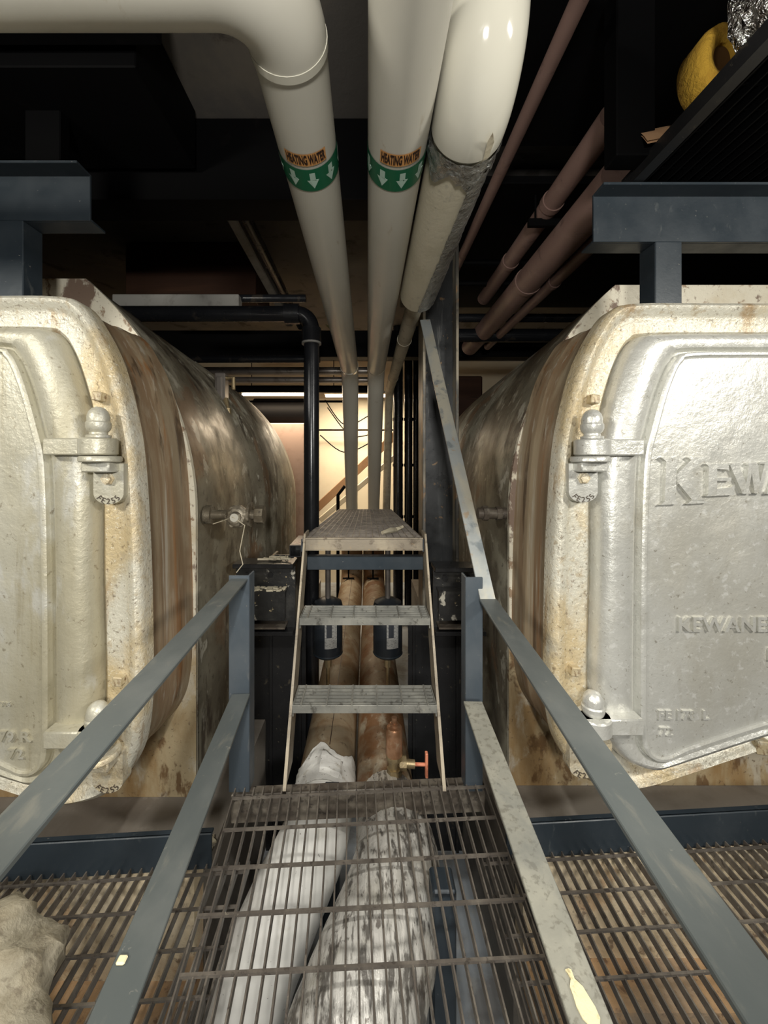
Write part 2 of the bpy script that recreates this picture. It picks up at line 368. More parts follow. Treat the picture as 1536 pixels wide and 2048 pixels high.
def mix(a, b, t): return [(p[0] + (q[0] - p[0]) * t, p[1] + (q[1] - p[1]) * t) for p, q in zip(a, b)]
def inset(c, d):                              # move an open curve towards the door's middle
    out = []
    n = len(c)
    for i in range(n):
        a, b = c[max(i - 1, 0)], c[min(i + 1, n - 1)]
        tx, tz = b[0] - a[0], b[1] - a[1]
        l = math.hypot(tx, tz) or 1
        out.append((c[i][0] - tz / l * d, c[i][1] + tx / l * d))
    out[0] = (c[0][0], out[0][1]); out[-1] = (c[-1][0], out[-1][1])
    return out
def shell_outline(e, ztop):
    r = 1.765 - e
    u0 = UC - r
    pts = [(u0, -.298), (u0, .3), (u0, 1.27)]
    amax = math.asin(min(1, (ztop - 1.27) / r))
    for k in range(1, 19):
        a = amax * k / 18
        pts.append((UC - r * math.cos(a), 1.27 + r * math.sin(a)))
    return pts + [(2 * UC - p[0], p[1]) for p in reversed(pts)]

def stroke(a, b, w): return (a, b, w)
KCROP = 4.453
def kq(poly):  return [(1300 + x / KCROP, 880 + y / KCROP) for x, y in poly]
def sq(x0, y0, x1, y1, w):                    # slanted stroke with level ends
    return [(x0 - w / 2, y0), (x0 + w / 2, y0), (x1 + w / 2, y1), (x1 - w / 2, y1)]
BIG = [[(118,185),(212,185),(203,545),(105,545)], [(72,155),(238,155),(212,190),(118,190)], [(60,576),(222,568),(203,538),(105,542)],
       [(210,300),(338,178),(432,188),(214,396)], [(308,155),(490,150),(436,192),(338,182)], [(214,372),(288,326),(452,538),(345,532)], [(300,568),(487,556),(450,532),(345,530)],
       [(492,230),(566,228),(566,482),(488,486)], [(468,214),(668,210),(672,276),(650,262),(560,258),(498,240)], [(560,336),(690,332),(690,362),(560,364)], [(465,500),(716,486),(722,396),(690,418),(560,436),(500,476)],
       sq(712,212,828,476,74), sq(868,210,822,476,34), sq(890,210,926,474,62), sq(1000,206,932,474,32), [(662,224),(770,222),(770,204),(662,208)], [(835,222),(905,220),(905,200),(835,204)], [(940,212),(1030,208),(1030,190),(940,196)],
       sq(1120,204,1040,470,30), sq(1130,204,1236,466,72), [(1060,392),(1200,388),(1200,360),(1075,364)], [(1005,478),(1085,474),(1085,456),(1005,460)], [(1160,470),(1280,464),(1280,446),(1160,452)],
       sq(1330,200,1330,462,30), sq(1345,200,1480,458,76), sq(1500,196,1500,458,30), [(1290,206),(1370,204),(1370,188),(1290,190)], [(1295,468),(1368,464),(1368,446),(1295,450)], [(1462,202),(1540,200),(1540,184),(1462,186)]]
E1 = BIG[6:10]
LET = [BIG[0:6], E1, BIG[10:17], BIG[17:22], BIG[22:28]]
for off in (0, 270):
    LET.append([[(x + 1110 + off, y - 20 - off * .03) for x, y in pl] for pl in E1])
BIG = [[kq(p) for p in l] for l in LET]

def boiler(side, Xe, Zf, zsh, label, dmat, letters, group):
    """side +1: the body runs to the right of its rim edge Xe; -1: to the left."""
    dfl = .52
    def P(u, d, z): return Vector((Xe + side * u, Zf + d, z))
    def pp(px, py, d):                         # point seen at (px, py) of the right boiler at depth d
        k = (1.8 + d) / F
        return P((px - CX) * k - (1105 - CX) / F * 1.8, d, EZ - (py - CY) * k)
    def full(c): return c + [(2 * UC - p[0], p[1]) for p in reversed(c)]
    root = thing('boiler', label, 'boiler', P(UC, 1.8, -.298), group)
    # front frame
    mb = MB()
    rows = []
    for t, d in ((0, .10), (0, .035), (.04, .012), (.14, 0), (.27, .006), (.36, .026), (.46, .034), (.88, .036), (.96, .05), (1.04, .095)):
        rows.append([P(u, d, z) for u, z in full(mix(cO, cR, t))])
    mb.grid(rows)
    fr = mb.done('front_frame', M['rim'], root, 40)
    # doors
    def door(mir):
        mb = MB()
        rows = []
        def q(u, d, z): return P((2 * UC - u) if mir else u, d, z)
        st = [(-.03, .085), (-.01, .03), (.02, .0), (.10, -.028), (.28, -.045), (.5, -.05), (.74, -.042), (.86, -.018), (.92, -.016), (.95, -.046), (1.0, -.052)]
        curves = [(mix(cR, cB, t), d) for t, d in st]
        curves += [(inset(cB, .010), -.052), (inset(cB, .016), -.042), (inset(cB, .022), -.040)]
        for c, d in curves: rows.append([q(u, d, z) for u, z in c])
        mb.grid(rows)
        last = curves[-1]
        n = len(last[0])
        tri = tessellate_polygon([[Vector((u, z, 0)) for u, z in last[0]]])
        mb.add([q(u, last[1], z) for u, z in last[0]], [tuple(t) for t in tri])
        return mb.done('door', dmat, root, 40)
    dr = door(False); door(True)
    # casing, end plate, shell
    mb = MB(); rows = []
    for d, e in ((.06, .004), (.085, .02), (.16, .024), (.33, .024), (.345, .016), (.36, .014), (.46, .012), (dfl, .004)):
        rows.append([P(u, d, z) for u, z in full(inset(cO, e))])
    mb.grid(rows)
    mb.done('casing', M['casing'], root, 40)
    mb = MB(); o1 = shell_outline(.020, 2.60); n = len(o1)
    mb.add([P(u, dfl, z) for u, z in o1] + [P(u, dfl + .03, z) for u, z in o1], [tuple(range(n)), tuple(range(2 * n - 1, n - 1, -1))] + [(i, i + n, (i + 1) % n + n, (i + 1) % n) for i in range(n)])
    mb.done('end_plate', M['plate'], root, 30)
    mb = MB(); mb.box(min(P(-.014, 0, 0).x, P(2 * UC + .014, 0, 0).x), max(P(-.014, 0, 0).x, P(2 * UC + .014, 0, 0).x), Zf + dfl - .006, Zf + dfl - .0005, -.298, .62)
    mb.done('skirt_plate', M['skirt'], root, 0)
    mb = MB(); rows = []
    for Y, e in ((.025, .0), (.5, .0), (.51, .008), (1.4, .008), (1.41, .0), (2.9, .0), (3.2, .01), (3.4, .04), (3.55, .10), (3.62, .2)):
        rows.append([P(u, dfl + Y, max(-.298, z - .0625 * Y)) for u, z in shell_outline(e + .028, 2.58 - e)])
    mb.grid(rows)
    mb.f.append(tuple(len(mb.v) - len(rows[-1]) + i for i in range(len(rows[-1])))); mb.mi.append(0)
    mb.done('shell', M['shell'], root, 40)
    # hinges
    for (yt, yb, lower) in ((878, 911, False), (1440, 1473, True)):
        dx = 0 if not lower else 2
        mb = MB()
        a, b = pp(1165 + dx, yt, -.10), pp(1290, yb, -.10)
        x0, x1 = min(a.x, b.x), max(a.x, b.x)
        za, zb = b.z, a.z
        mb.box(x0, x1, Zf - .10, Zf - .030, za, zb, 0, .006)
        c = pp(1184 + dx, yb, -.062)
        mb.lathe([(.066, 0), (.072, .006), (.072, zb - za - .006), (.066, zb - za)], (c.x, c.y, za), seg=28)
        mb.done('hinge_arm', dmat, dr, 40)
        # acorn headed pin
        c = pp(1184 + dx, yt, -.062)
        mb = MB()
        mb.lathe([(.0, 0), (.045, 0), (.046, .010), (.034, .014), (.033, .022), (.042, .032), (.0465, .045), (.0465, .062), (.042, .068), (.042, .088), (.036, .108), (.024, .122), (.010, .128), (.001, .129)], c, seg=24)
        mb.done('hinge_pin', dmat, fr, 30)
        # bracket: collar, block and rounded lug plate
        mb = MB()
        c = pp(1180 + dx, yb + 2, -.062)
        mb.lathe([(.0, -.026), (.072, -.026), (.079, -.020), (.079, -.006), (.074, 0), (.0, 0)], c, seg=28)
        mb.box(c.x - .058, c.x + .058, Zf - .10, Zf + .03, c.z - .066, c.z - .024, 0, .006)
        w = .064
        lz = c.z - .155
        cx = c.x - side * .012
        poly = [(cx - w, c.z - .03)] + [(cx - w * math.cos(k * PI / 16), lz - w * math.sin(k * PI / 16) * .75) for k in range(17)] + [(cx + w, c.z - .03)]
        mb.prism(poly, Zf - .03, Zf + .034)
        bk = mb.done('hinge_bracket', M['rim'] if lower else dmat, fr, 40)
        mb = MB()
        bc = Vector((cx, Zf - .03, c.z - .095))
        mb.lathe([(.0, -.002), (.027, -.002), (.027, .006), (.021, .006), (.021, .022), (.0, .022)], bc, (0, -1, 0), seg=6)
        mb.done('bolt', M['rim'], fr, 20)
        # embossed casting number on the lug
        mb = MB()
        for k, ch in enumerate('FE255'):
            vs, fs = text_polys(ch, .034, .002)
            an = -.95 + 1.9 * k / 4
            ca, sa = math.cos(an), math.sin(an)
            ctr = Vector((cx + math.sin(an) * .047, Zf - .031, lz - math.cos(an) * .036))
            mb.add([ctr + Vector((v.x * ca - v.y * sa, -v.z, v.x * sa + v.y * ca)) for v in vs], fs)
        mb.done('casting_number', M['dirtplate'], fr, 0)
    for (px, py) in ((1183, 800), (1145, 1337), (1515, 1487)):
        c = pp(px, py, .03)
        mb = MB(); s = .022 if px < 1500 else .034
        mb.hexa([c + Vector((x, y, z)) for y in (0.02, -.036) for (x, z) in ((-s, -s * .8), (s * .8, -s), (s, s * .8), (-s * .8, s))], 0, .004)
        mb.done('bolt', M['boltrust'], fr, 20)
    # raised lettering on the door
    pd = -.040
    for letter in letters.get('poly', []):
        mb = MB()
        for i, poly in enumerate(letter):
            pts = [pp(x, y, pd) for x, y in poly]
            pts = [(p.x, p.z) for p in pts]
            mb.prism(pts, Zf + pd + .002, Zf + pd - .018 - .0004 * i)
        mb.done('letter', dmat, dr, 0)
    for (txt, px, py, hpx, sx, ext) in letters['text']:
        vs, fs = text_polys(txt, hpx * 1.42 * 1.8 / F, ext, hpx * .00006)
        c = pp(px, py, pd)
        mb = MB()
        mb.add([Vector((c.x + v.x * sx, Zf + pd - v.z - ext * .6, c.z + v.y)) for v in vs], fs)
        mb.done('lettering', dmat, dr, 0)
    return root, P, pp

G = 'twin boilers'
bR, PR, ppR = boiler(1, .8325, 1.80, 0, 'silver painted boiler with big raised lettering on its door', M['silver_door'],
    {'poly': BIG, 'text': [('KEWANEE', 1452, 1249, 28, 1.06, .0075), ('BOILER', 1588, 1309, 24, 1.0, .006), ('FE', 1328, 1430, 18, 1.15, .005), ('178', 1369, 1430, 18, 1.1, .005), ('L', 1410, 1430, 18, 1.2, .005), ('72', 1331, 1463, 16, 1.2, .005)]}, G)
# the left boiler's numbers: its door is mirrored, so its picture x = 283 - (px - 1105) * 1.05
def mlx(px): return 1105 + (283 - px) / 1.047
bL, PL, ppL = boiler(-1, -.972, 1.72, 0, 'aged yellowish silver boiler on the left with a rust brown casing', M['silver_old'],
    {'text': [('179', mlx(10), 1447, 19, 1.1, .006), ('R', mlx(55), 1447, 19, 1.2, .006), ('72', mlx(36), 1480, 18, 1.2, .006), ('T306', mlx(10), 1386, 8, 1.2, .003)]}, G)

# fittings on the shells
def boiler_fittings():
    # left: side valve with round bonnet and trailing wire
    v = MB()
    z, Y = 1.262, 2.36
    v.tube([(-.96, Y, z), (-.62, Y, z)], .028, 16)
    v.tube([(-.955, Y, z), (-.915, Y, z)], .055, 12)
    v.lathe([(.0, 0), (.05, 0), (.055, .01), (.055, .05), (.0, .05)], (-.66, Y, z), (1, 0, 0), 8)
    v.lathe([(.0, 0), (.075, 0), (.075, .014), (.0, .014)], (-.70, Y + .01, z), (1, 0, 0), 20)
    o = v.done('drain_valve', M['valve'], bL)
    v = MB()
    v.lathe([(.0, .0), (.065, 0), (.07, .03), (.05, .05), (.035, .052), (.035, .07), (.0, .07)], (-.755, Y - .02, z - .005), (0, -1, 0), 10)
    for k in range(6):
        a = k * PI / 3; v.lathe([(0, 0), (.012, 0), (.012, .016), (0, .016)], (-.755 + .056 * math.cos(a), Y - .045, z - .005 + .056 * math.sin(a)), (0, -1, 0), 6)
    v.done('bonnet', M['valve'], o)
    v = MB(); v.lathe([(.0, .07), (.024, .07), (.024, .078), (.0, .078)], (-.755, Y - .02, z - .005), (0, -1, 0), 12); v.done('cap_screw', M['white'], o)
    v = MB()
    v.tube([(-.90, Y - .03, z - .05), (-.84, Y - .05, z - .03), (-.76, Y - .10, z), (-.70, Y - .08, z - .05), (-.735, Y - .06, z - .2), (-.72, Y - .05, z - .28), (-.76, Y - .04, z - .33)], .003, 6)
    v.done('wire', M['debris'], o)
    # left: control box high on the shoulder with a little stem
    v = MB()
    v.box(-1.31, -1.22, 3.42, 3.52, 2.10, 2.34, 0, .008)
    v.box(-1.285, -1.245, 3.40, 3.425, 2.12, 2.30, 0, .004)
    o = v.done('control_box', M['silverpipe'], bL)
    v = MB()
    v.tube([(-1.22, 3.46, 2.30), (-1.16, 3.46, 2.30), (-1.16, 3.46, 2.20)], .018, 10)
    v.done('stem', M['brass'], o)
    v = MB()
    v.tube([(-1.22, 3.44, 2.12), (-1.20, 3.42, 2.02)], .022, 10); v.tube([(-1.20, 3.42, 2.03), (-1.195, 3.415, 1.96)], .034, 10)
    v.done('probe', M['brass'], o)
    # right: pipe stub
    v = MB()
    v.tube([(.85, 2.40, 1.265), (.66, 2.40, 1.265)], .034, 16); v.tube([(.72, 2.40, 1.265), (.69, 2.40, 1.265)], .046, 8); v.tube([(.80, 2.40, 1.265), (.77, 2.40, 1.265)], .042, 8)
    v.done('pipe_stub', M['dirtplate'], bR)
boiler_fittings()

# plinths, kerbs, floor below the walk
def plinth(x0, x1, y0, xin, label):
    t = thing('boiler_plinth', label, 'plinth', ((x0 + x1) / 2, 3.5, -1.25))
    MB().box(x0, x1, y0, 6.4, -.40, -.30).done('cap_slab', M['plinth'], t, 0)
    MB().box(x0, x1, y0 + .02, 6.38, -1.25, -.40).done('footing', M['plinth'], t, 0)
    MB().box(x0, x1, y0 - .10, y0 - .005, -.66, -.17).done('firebrick_wall', M['firebrick'], t, 0)
    MB().box(x0, x1, y0 - .28, y0 - .005, -.80, -.66).done('ledge', M['brickledge'], t, 0)
plinth(-4.5, -.745, 1.82, -1, 'tan brick plinth under the left boiler seen through the grating')
plinth(.70, 4.4, 1.90, 1, 'tan brick plinth under the right boiler seen through the grating')
def kerbZ_L(x): return 1.697 + .065 * (x + .668)
def kerbZ_R(x): return 1.742 + .061 * (x - .692)
def kerb(xa, xb, fz, label):
    mb = MB()
    a, b = Vector((xa, fz(xa), -.075)), Vector((xb, fz(xb), -.075))
    mb.bar(a, b, (0, 0, 1), .15, .012, 0, .003)
    mb.bar(a + Vector((0, .012, .069)), b + Vector((0, .012, .069)), (0, 1, 0), .03, .012, 0, .003)
    return tag(mb.done('kerb_angle', M['steel'], None, 0), label, 'kerb', 'grating kerbs')
kerb(-3.2, -.66, kerbZ_L, 'blue black steel kerb behind the left side grating')
kerb(.60, 3.2, kerbZ_R, 'blue black steel kerb behind the right side grating')

# gratings
def grating(name, NL, NR, FL, FR, nb, rods, label, m, bh=.03, bt=.0045, rt=.008, over=None, group=None, top=.003):
    NL, NR, FL, FR = map(Vector, (NL, NR, FL, FR))
    mb = MB()
    side = (FR - FL).normalized()
    for i in range(nb):
        s = i / (nb - 1)
        a, b = NL.lerp(NR, s), FL.lerp(FR, s)
        mb.bar(a - Vector((0, 0, bh / 2)), b - Vector((0, 0, bh / 2)), side, bt, bh)
    for t in rods:
        a, b = NL.lerp(FL, t), NR.lerp(FR, t)
        mb.bar(a + Vector((0, 0, top - rt / 2)), b + Vector((0, 0, top - rt / 2)), (0, 0, 1), rt, rt)
    o = mb.done(name, M[m], None, 0)
    return tag(o, label, 'grating', group)
L_ = Vector((-.634 + .0877 * 2.2, -.3, 0)); Rn = Vector((.546, -.3, 0)); FL_ = Vector((-.637, 1.93, 0)); FR_ = Vector((.572, 2.0, 0))
def rods_at(first, step, y0, y1): return [((first - step * k) - y0) / (y1 - y0) for k in range(60) if (first - step * k) > y0]
grating('walkway_grating', L_, Rn, FL_, FR_, 28, rods_at(1.90, .164, -.3, 1.96), 'dark steel bar grating walkway between the two handrails', 'grating', .032, .0055, .0095)
xa, xb = -3.1, -.50
grating('side_grating', (xa, -.3, -.12), (xb, -.3, -.12), (xa, kerbZ_L(xa) - .012, -.12), (xb, kerbZ_L(xb) - .012, -.12), 60, rods_at(1.637, .128, -.3, 1.68), 'lower steel grating floor in front of the left boiler', 'grating', .03, .005, .008, group='side gratings')
xa, xb = .49, 3.1
grating('side_grating', (xa, -.3, -.12), (xb, -.3, -.12), (xa, kerbZ_R(xa) - .012, -.12), (xb, kerbZ_R(xb) - .012, -.12), 60, rods_at(1.726, .132, -.3, 1.76), 'lower steel grating floor in front of the right boiler', 'grating', .03, .005, .008, group='side gratings')
tag(MB().hexa([(-.66, 1.93, -.175), (.585, 1.995, -.175), (.585, 2.05, -.175), (-.66, 1.985, -.175), (-.66, 1.93, -.036), (.585, 1.995, -.036), (.585, 2.05, -.036), (-.66, 1.985, -.036)], 0, .004).done('grating_support', M['dirtplate'], None, 0), 'dirty brown steel beam carrying the far end of the walkway grating', 'beam')
tag(MB().box(.245, .335, 1.50, 1.60, -1.25, -.04, 0, .008).done('support_post', M['steel'], None, 0), 'blue grey square post under the walkway right of the wrinkled pipe', 'post')
tag(MB().box(-.235, -.15, 2.10, 2.20, -1.25, -.18, 0, .008).done('support_post', M['steel'], None, 0), 'dark square post below the walkway between the two lower pipes', 'post')

# handrails
def guard_rail(label, far_t, near_t, far_l, near_l, post, side, mtop, mlow):
    t = thing('guard_rail', label, 'handrail', (post[0], post[2], 0))
    def ext(a, b):
        a, b = Vector(a), Vector(b)
        k = (-.35 - a.y) / (b.y - a.y)
        return a, a + (b - a) * k
    a, b = ext(far_t, near_t)
    MB().bar(a, b, (1, 0, 0), .082, .012, 0, .002).done('top_rail', M[mtop], t, 0)
    a, b = ext(far_l, near_l)
    MB().bar(a, b, (1, 0, 0), .086, .012, 0, .002).done('lower_rail', M[mlow], t, 0)
    x0, x1, y, ztop = post
    mb = MB()
    mb.box(x0, x1, y, y + .01, -.035, ztop, 0, .002)
    xs = x1 if side < 0 else x0
    mb.box(xs - .01 if side < 0 else xs, xs if side < 0 else xs + .01, y + .01, y + .09, -.035, ztop, 0, .002)
    mb.done('post', M['poststeel'], t, 0)
    return t
guard_rail('grey flat bar handrail along the left of the walkway', (-.625, 1.955, 1.00), (-.547, .604, 1.00), (-.608, 1.92, .454), (-.514, .795, .454), (-.675, -.575, 1.945, 1.02), -1, 'rail', 'rail')
gr = guard_rail('grey flat bar handrail along the right of the walkway', (.581, 1.93, .907), (.487, .493, .907), (.49, 1.86, .454), (.444, .795, .454), (.478, .562, 1.95, 1.01), 1, 'rail', 'rail_dirty')
mb = MB(); mb.bar((.581, 1.925, .90), (.424, 2.95, 2.62), (1, 0, 0), .075, .012, 0, .002)
tag(mb.done('stair_handrail', M['rail_worn'], None, 0), 'worn bare steel bar sloping up along the right side of the stair', 'handrail')

# stair
ST = thing('ship_stair', 'steep rusty steel stair rising from the walkway to the upper platform', 'stair', (-.02, 2.0, 0))
for X in (-.40, .370):
    mb = MB()
    mb.hexa([(X - .006, 1.915, -.0), (X + .006, 1.915, -.0), (X + .006, 2.10, 0), (X - .006, 2.10, 0), (X - .006, 2.555, 1.115), (X + .006, 2.555, 1.115), (X + .006, 2.70, 1.115), (X - .006, 2.70, 1.115)])
    mb.hexa([(X - (.006 if X < 0 else -.006), 1.91, 0), (X + (.010 if X < 0 else -.010), 1.91, 0), (X + (.010 if X < 0 else -.010), 1.918, 0), (X - (.006 if X < 0 else -.006), 1.918, 0),
             (X - (.006 if X < 0 else -.006), 2.55, 1.115), (X + (.010 if X < 0 else -.010) * .4, 2.55, 1.115), (X + (.010 if X < 0 else -.010) * .4, 2.558, 1.115), (X - (.006 if X < 0 else -.006), 2.558, 1.115)])
    mb.done('stringer', M['stair'], ST, 0)
for (yf, yb, z) in ((2.06, 2.25, .318), (2.275, 2.48, .684)):
    mb = MB()
    x0, x1 = -.388, .358
    mb.box(x0, x1, yf, yf + .006, z - .040, z, 0, .001)
    mb.box(x0, x1, yb - .006, yb, z - .03, z)
    for k in range(1, 6):
        y = yf + (yb - yf) * k / 6
        mb.box(x0, x1, y - .0025, y + .0025, z - .03, z - .004)
    for k in range(6):
        x = x0 + .045 + (x1 - x0 - .09) * k / 5
        mb.bar((x, yf - .002, z + .001), (x, yb, z - .001), (0, 0, 1), .008, .008)
    for x in (x0, x1 - .006): mb.box(x, x + .006, yf + .006, yb - .006, z - .06, z)
    mb.done('tread', M['tread'], ST, 0)
mb = MB(); mb.box(-.392, .362, 2.60, 2.612, .872, .955, 0, .002); mb.box(-.392, .362, 2.612, 2.68, .947, .955)
mb.done('cross_beam', M['steel'], ST, 0)

# upper platform
PT = thing('upper_platform', 'narrow raised platform of square mesh grating above the stair', 'platform', (-.03, 4.2, .8))
def pz(y): return 1.09 - .0625 * (y - 2.55)
mb = MB()
nb = 18
for i in range(nb):
    x = -.414 + .764 * i / (nb - 1)
    mb.bar((x, 2.56, pz(2.56) - .013), (x - .006, 5.9, pz(5.9) - .013), (1, 0, 0), .005, .026)
k = 2.6
while k < 5.9:
    mb.bar((-.414, k, pz(k) - .009), (.35, k, pz(k) - .009), (0, 0, 1), .020, .006); k += .062
mb.done('mesh_grating', M['grating'], PT, 0)
mb = MB()
mb.box(-.405, .352, 2.545, 2.556, 1.012, 1.092, 0, .002); mb.box(-.405, .352, 2.535, 2.556, 1.084, 1.092); mb.box(-.405, .352, 2.535, 2.556, 1.012, 1.02)
mb.done('front_channel', M['stair'], PT, 0)
for x in (-.42, .356):
    MB().bar((x, 2.56, pz(2.56) - .05), (x, 5.9, pz(5.9) - .05), (0, 0, 1), .08, .010).done('side_channel', M['steel'], PT, 0)
for y in (3.2, 4.2, 5.2): MB().box(-.41, .345, y, y + .04, pz(y) - .09, pz(y) - .03).done('cross_member', M['black'], PT, 0)
mb = MB()
mb.box(-.50, -.425, 2.56, 2.9, .965, .971); mb.box(-.50, -.425, 2.56, 2.9, 1.034, 1.04); mb.box(-.50, -.494, 2.56, 2.9, .971, 1.034); mb.box(-.431, -.425, 2.56, 2.9, .971, 1.034); mb.box(-.494, -.431, 2.75, 2.76, .971, 1.034)
mb.done('tube_bracket', M['black'], PT, 0)
# strip of scrap and flakes on the platform
mb = MB(); mb.tube([(.10, 2.72, 1.092), (.16, 2.78, 1.098), (.20, 2.84, 1.092), (.255, 2.86, 1.112)], [.012, .02, .017, .01], 7)
tag(mb.done('scrap_strip', M['debris'], None, 30), 'curled olive scrap lying on the upper platform mesh', 'scrap')

# columns and support beams
def hcolumn(x0, x1, y0, depth, z0, z1, label, fl=.022):
    t = thing('steel_column', label, 'column', ((x0 + x1) / 2, y0 + depth / 2, z0), 'steel columns')
    MB().box(x0 + fl, x1 - fl, y0 + depth / 2 - .008, y0 + depth / 2 + .008, z0, z1).done('web', M['column'], t, 0)
    for x in (x0, x1 - fl): MB().box(x, x + fl, y0, y0 + depth, z0, z1, 0, .003).done('flange', M['colflange'], t, 0)
    return t
hcolumn(.415, .686, 3.0, .26, -1.25, 3.27, 'tall worn black steel column right of the stair')
hcolumn(-.735, -.53, 2.95, .26, -1.25, .86, 'short black steel column under the left support beam')
def ibeam_x(x0, x1, y, z0, z1, label):
    t = thing('support_beam', label, 'beam', ((x0 + x1) / 2, y, z0), 'platform support beams')
    MB().box(x0, x1, y + .05, y + .065, z0 + .03, z1 - .03).done('web', M['flaky'], t, 0)
    MB().box(x0, x1, y - .03, y + .15, z1 - .03, z1, 0, .004).done('top_flange', M['black'], t, 0)
    MB().box(x0, x1, y - .03, y + .15, z0, z0 + .03, 0, .004).done('bottom_flange', M['black'], t, 0)
    mb = MB(); mb.box(x0 + .02, x1 - .05, y - .06, y + .05, z0 + .30, z0 + .312); mb.box(x0 + .02, x1 - .05, y - .06, y - .048, z0 + .12, z0 + .30)
    mb.done('shelf_angle', M['flaky'], t, 0)
    MB().box(x0 + .02, x1 - .05, y - .06, y + .05, z0 + .06, z0 + .072).done('lower_shelf', M['dirtplate'], t, 0)
    for k in range(2):
        mb = MB(); mb.lathe([(0, 0), (.02, 0), (.02, .014), (0, .014)], (x0 + .08 + .16 * k, y + .05, z1 - .09), (0, -1, 0), 6); mb.done('bolt', M['black'], t, 20)
ibeam_x(-.91, -.50, 2.72, .40, .885, 'black bolted steel beam with flaking dirt left of the stair')
ibeam_x(.455, .80, 2.72, .40, .86, 'black bolted steel beam right of the stair beside the post')
mb = MB()
for k in range(110):
    x, y = R.uniform(-.87, -.56), R.uniform(2.66, 2.75)
    s = R.uniform(.004, .014)
    mb.hexa([(x + sx * s * R.uniform(.6, 1), y + sy * s * R.uniform(.6, 1), .713 + z * s * .7) for z in (0, 1) for sx, sy in ((-1, -1), (1, -1), (1, 1), (-1, 1))])
tag(mb.done('paint_flakes', M['debris'], None, 0), 'crumbs of yellowish flaked paint on the left support beam', 'flakes', kind='stuff')
mb = MB()
for k in range(14):
    x, y = R.uniform(-.76, -.56), R.uniform(2.75, 2.85)
    a = R.uniform(0, PI); l = R.uniform(.02, .06)
    mb.bar((x - math.cos(a) * l, y - math.sin(a) * l * .5, .893 + R.uniform(0, .012)), (x + math.cos(a) * l, y + math.sin(a) * l * .5, .895 + R.uniform(0, .014)), (0, 0, 1), .012, .006)
tag(mb.done('dusty_scraps', M['debris'], None, 0), 'heap of dusty scraps on top of the left support beam', 'scraps', kind='stuff')

for x0, x1, xw0, xw1, lab in ((-.738, -.449, -.925, -.449, 'flat black steel bulkhead darkening the gap under the left support beam'), (.295, .69, .295, .80, 'flat black steel bulkhead darkening the gap under the right support beam')):
    t = thing('black_backing', lab, 'backing', ((x0 + x1) / 2, 2.91, -1.25), 'black backings under the beams')  # flat black panels, made wider so the gaps behind them stay dark
    mb = MB(); mb.prism([(x0, -1.25), (x1, -1.25), (xw1, -.296), (xw1, .40), (xw0, .40), (xw0, -.296), (x0, -.296)] if x0 < 0 else [(x0, -1.25), (x1, -1.25), (x1, -.296), (xw1, -.296), (xw1, .40), (xw0, .40)], 2.905, 2.915)
    mb.done('sheet', M['black'], t, 0)
    for x in (x0 + .03, x1 - .05): MB().box(x, x + .02, 2.885, 2.905, -1.25, .40, 0, .002).done('edge_strip', M['black'], t, 0)
# vertical black pipes beside the tall column
for i, (px, r, lab) in enumerate(((796, .05, 'black vertical pipe farthest left of the tall column'), (817, .042, 'black vertical pipe in the middle beside the tall column'), (832, .03, 'thin black vertical pipe touching the tall column'))):
    X = (px - CX) / F * 7.0
    r *= 1.7
    mb = MB(); mb.tube([(X, 7.0, -1.25), (X, 7.0, 3.94)], r, 18)
    for z in (-.3, .6, 1.5, 2.3): mb.tube([(X, 7.0, z), (X, 7.0, z + .05)], r + .010, 18)
    tag(mb.done('black_pipe', M['blackpipe']), lab, 'pipe', 'black pipes by the column')

# ------------------------------------------------------------------ overhead pipes
HZ = 2.69
def ringpts(cx, cy, cz, r, a, y): return Vector((cx + r * math.sin(a), y, cz - r * math.cos(a)))
def marker(par, X, r, yl, shift):
    # green band with pale arrows and orange label on the underside; text reads towards the viewer
    mb = MB(); rr = r + .002
    mb.tube([(X, yl + .055, HZ), (X, yl + .165, HZ)], rr, 48, cap=False)
    b = mb.done('marker_band', M['green'], par)
    for k in range(-2, 3):
        a0 = .12 + shift + k * .70
        mb = MB()
        shp = [(-.010, .035), (.010, .035), (.010, .005), (.022, .005), (0, -.032), (-.022, .005), (-.010, .005)]
        pts = [ringpts(X, 0, HZ, rr + .001, a0 + x / rr, yl + .112 - y * 1.15) for x, y in shp]
        mb.add(pts, [(0, 1, 2, 6), (5, 6, 2, 3, 4)])
        mb.done('flow_arrow', M['arrow'], b, 0)
    w, h = .074, .0205
    mb = MB(); rows = []
    for y in (-h, h):
        rows.append([ringpts(X, 0, HZ, rr, shift + w * (k / 12 * 2 - 1) / rr, yl + .012 - y * 1.3) for k in range(13)])
    mb.grid(rows)
    lb = mb.done('pipe_label', M['orange'], par, 60)
    vs, fs = text_polys('HEATING WATER', .026, 0, .0011)
    xm = max(abs(v.x) for v in vs); k = w * .95 / xm
    mb = MB(); mb.add([ringpts(X, 0, HZ, rr + .0012, shift + v.x * k / rr, yl + .012 - v.y * 2.1) for v in vs], fs)
    mb.done('label_text', M['ink'], lb, 0)
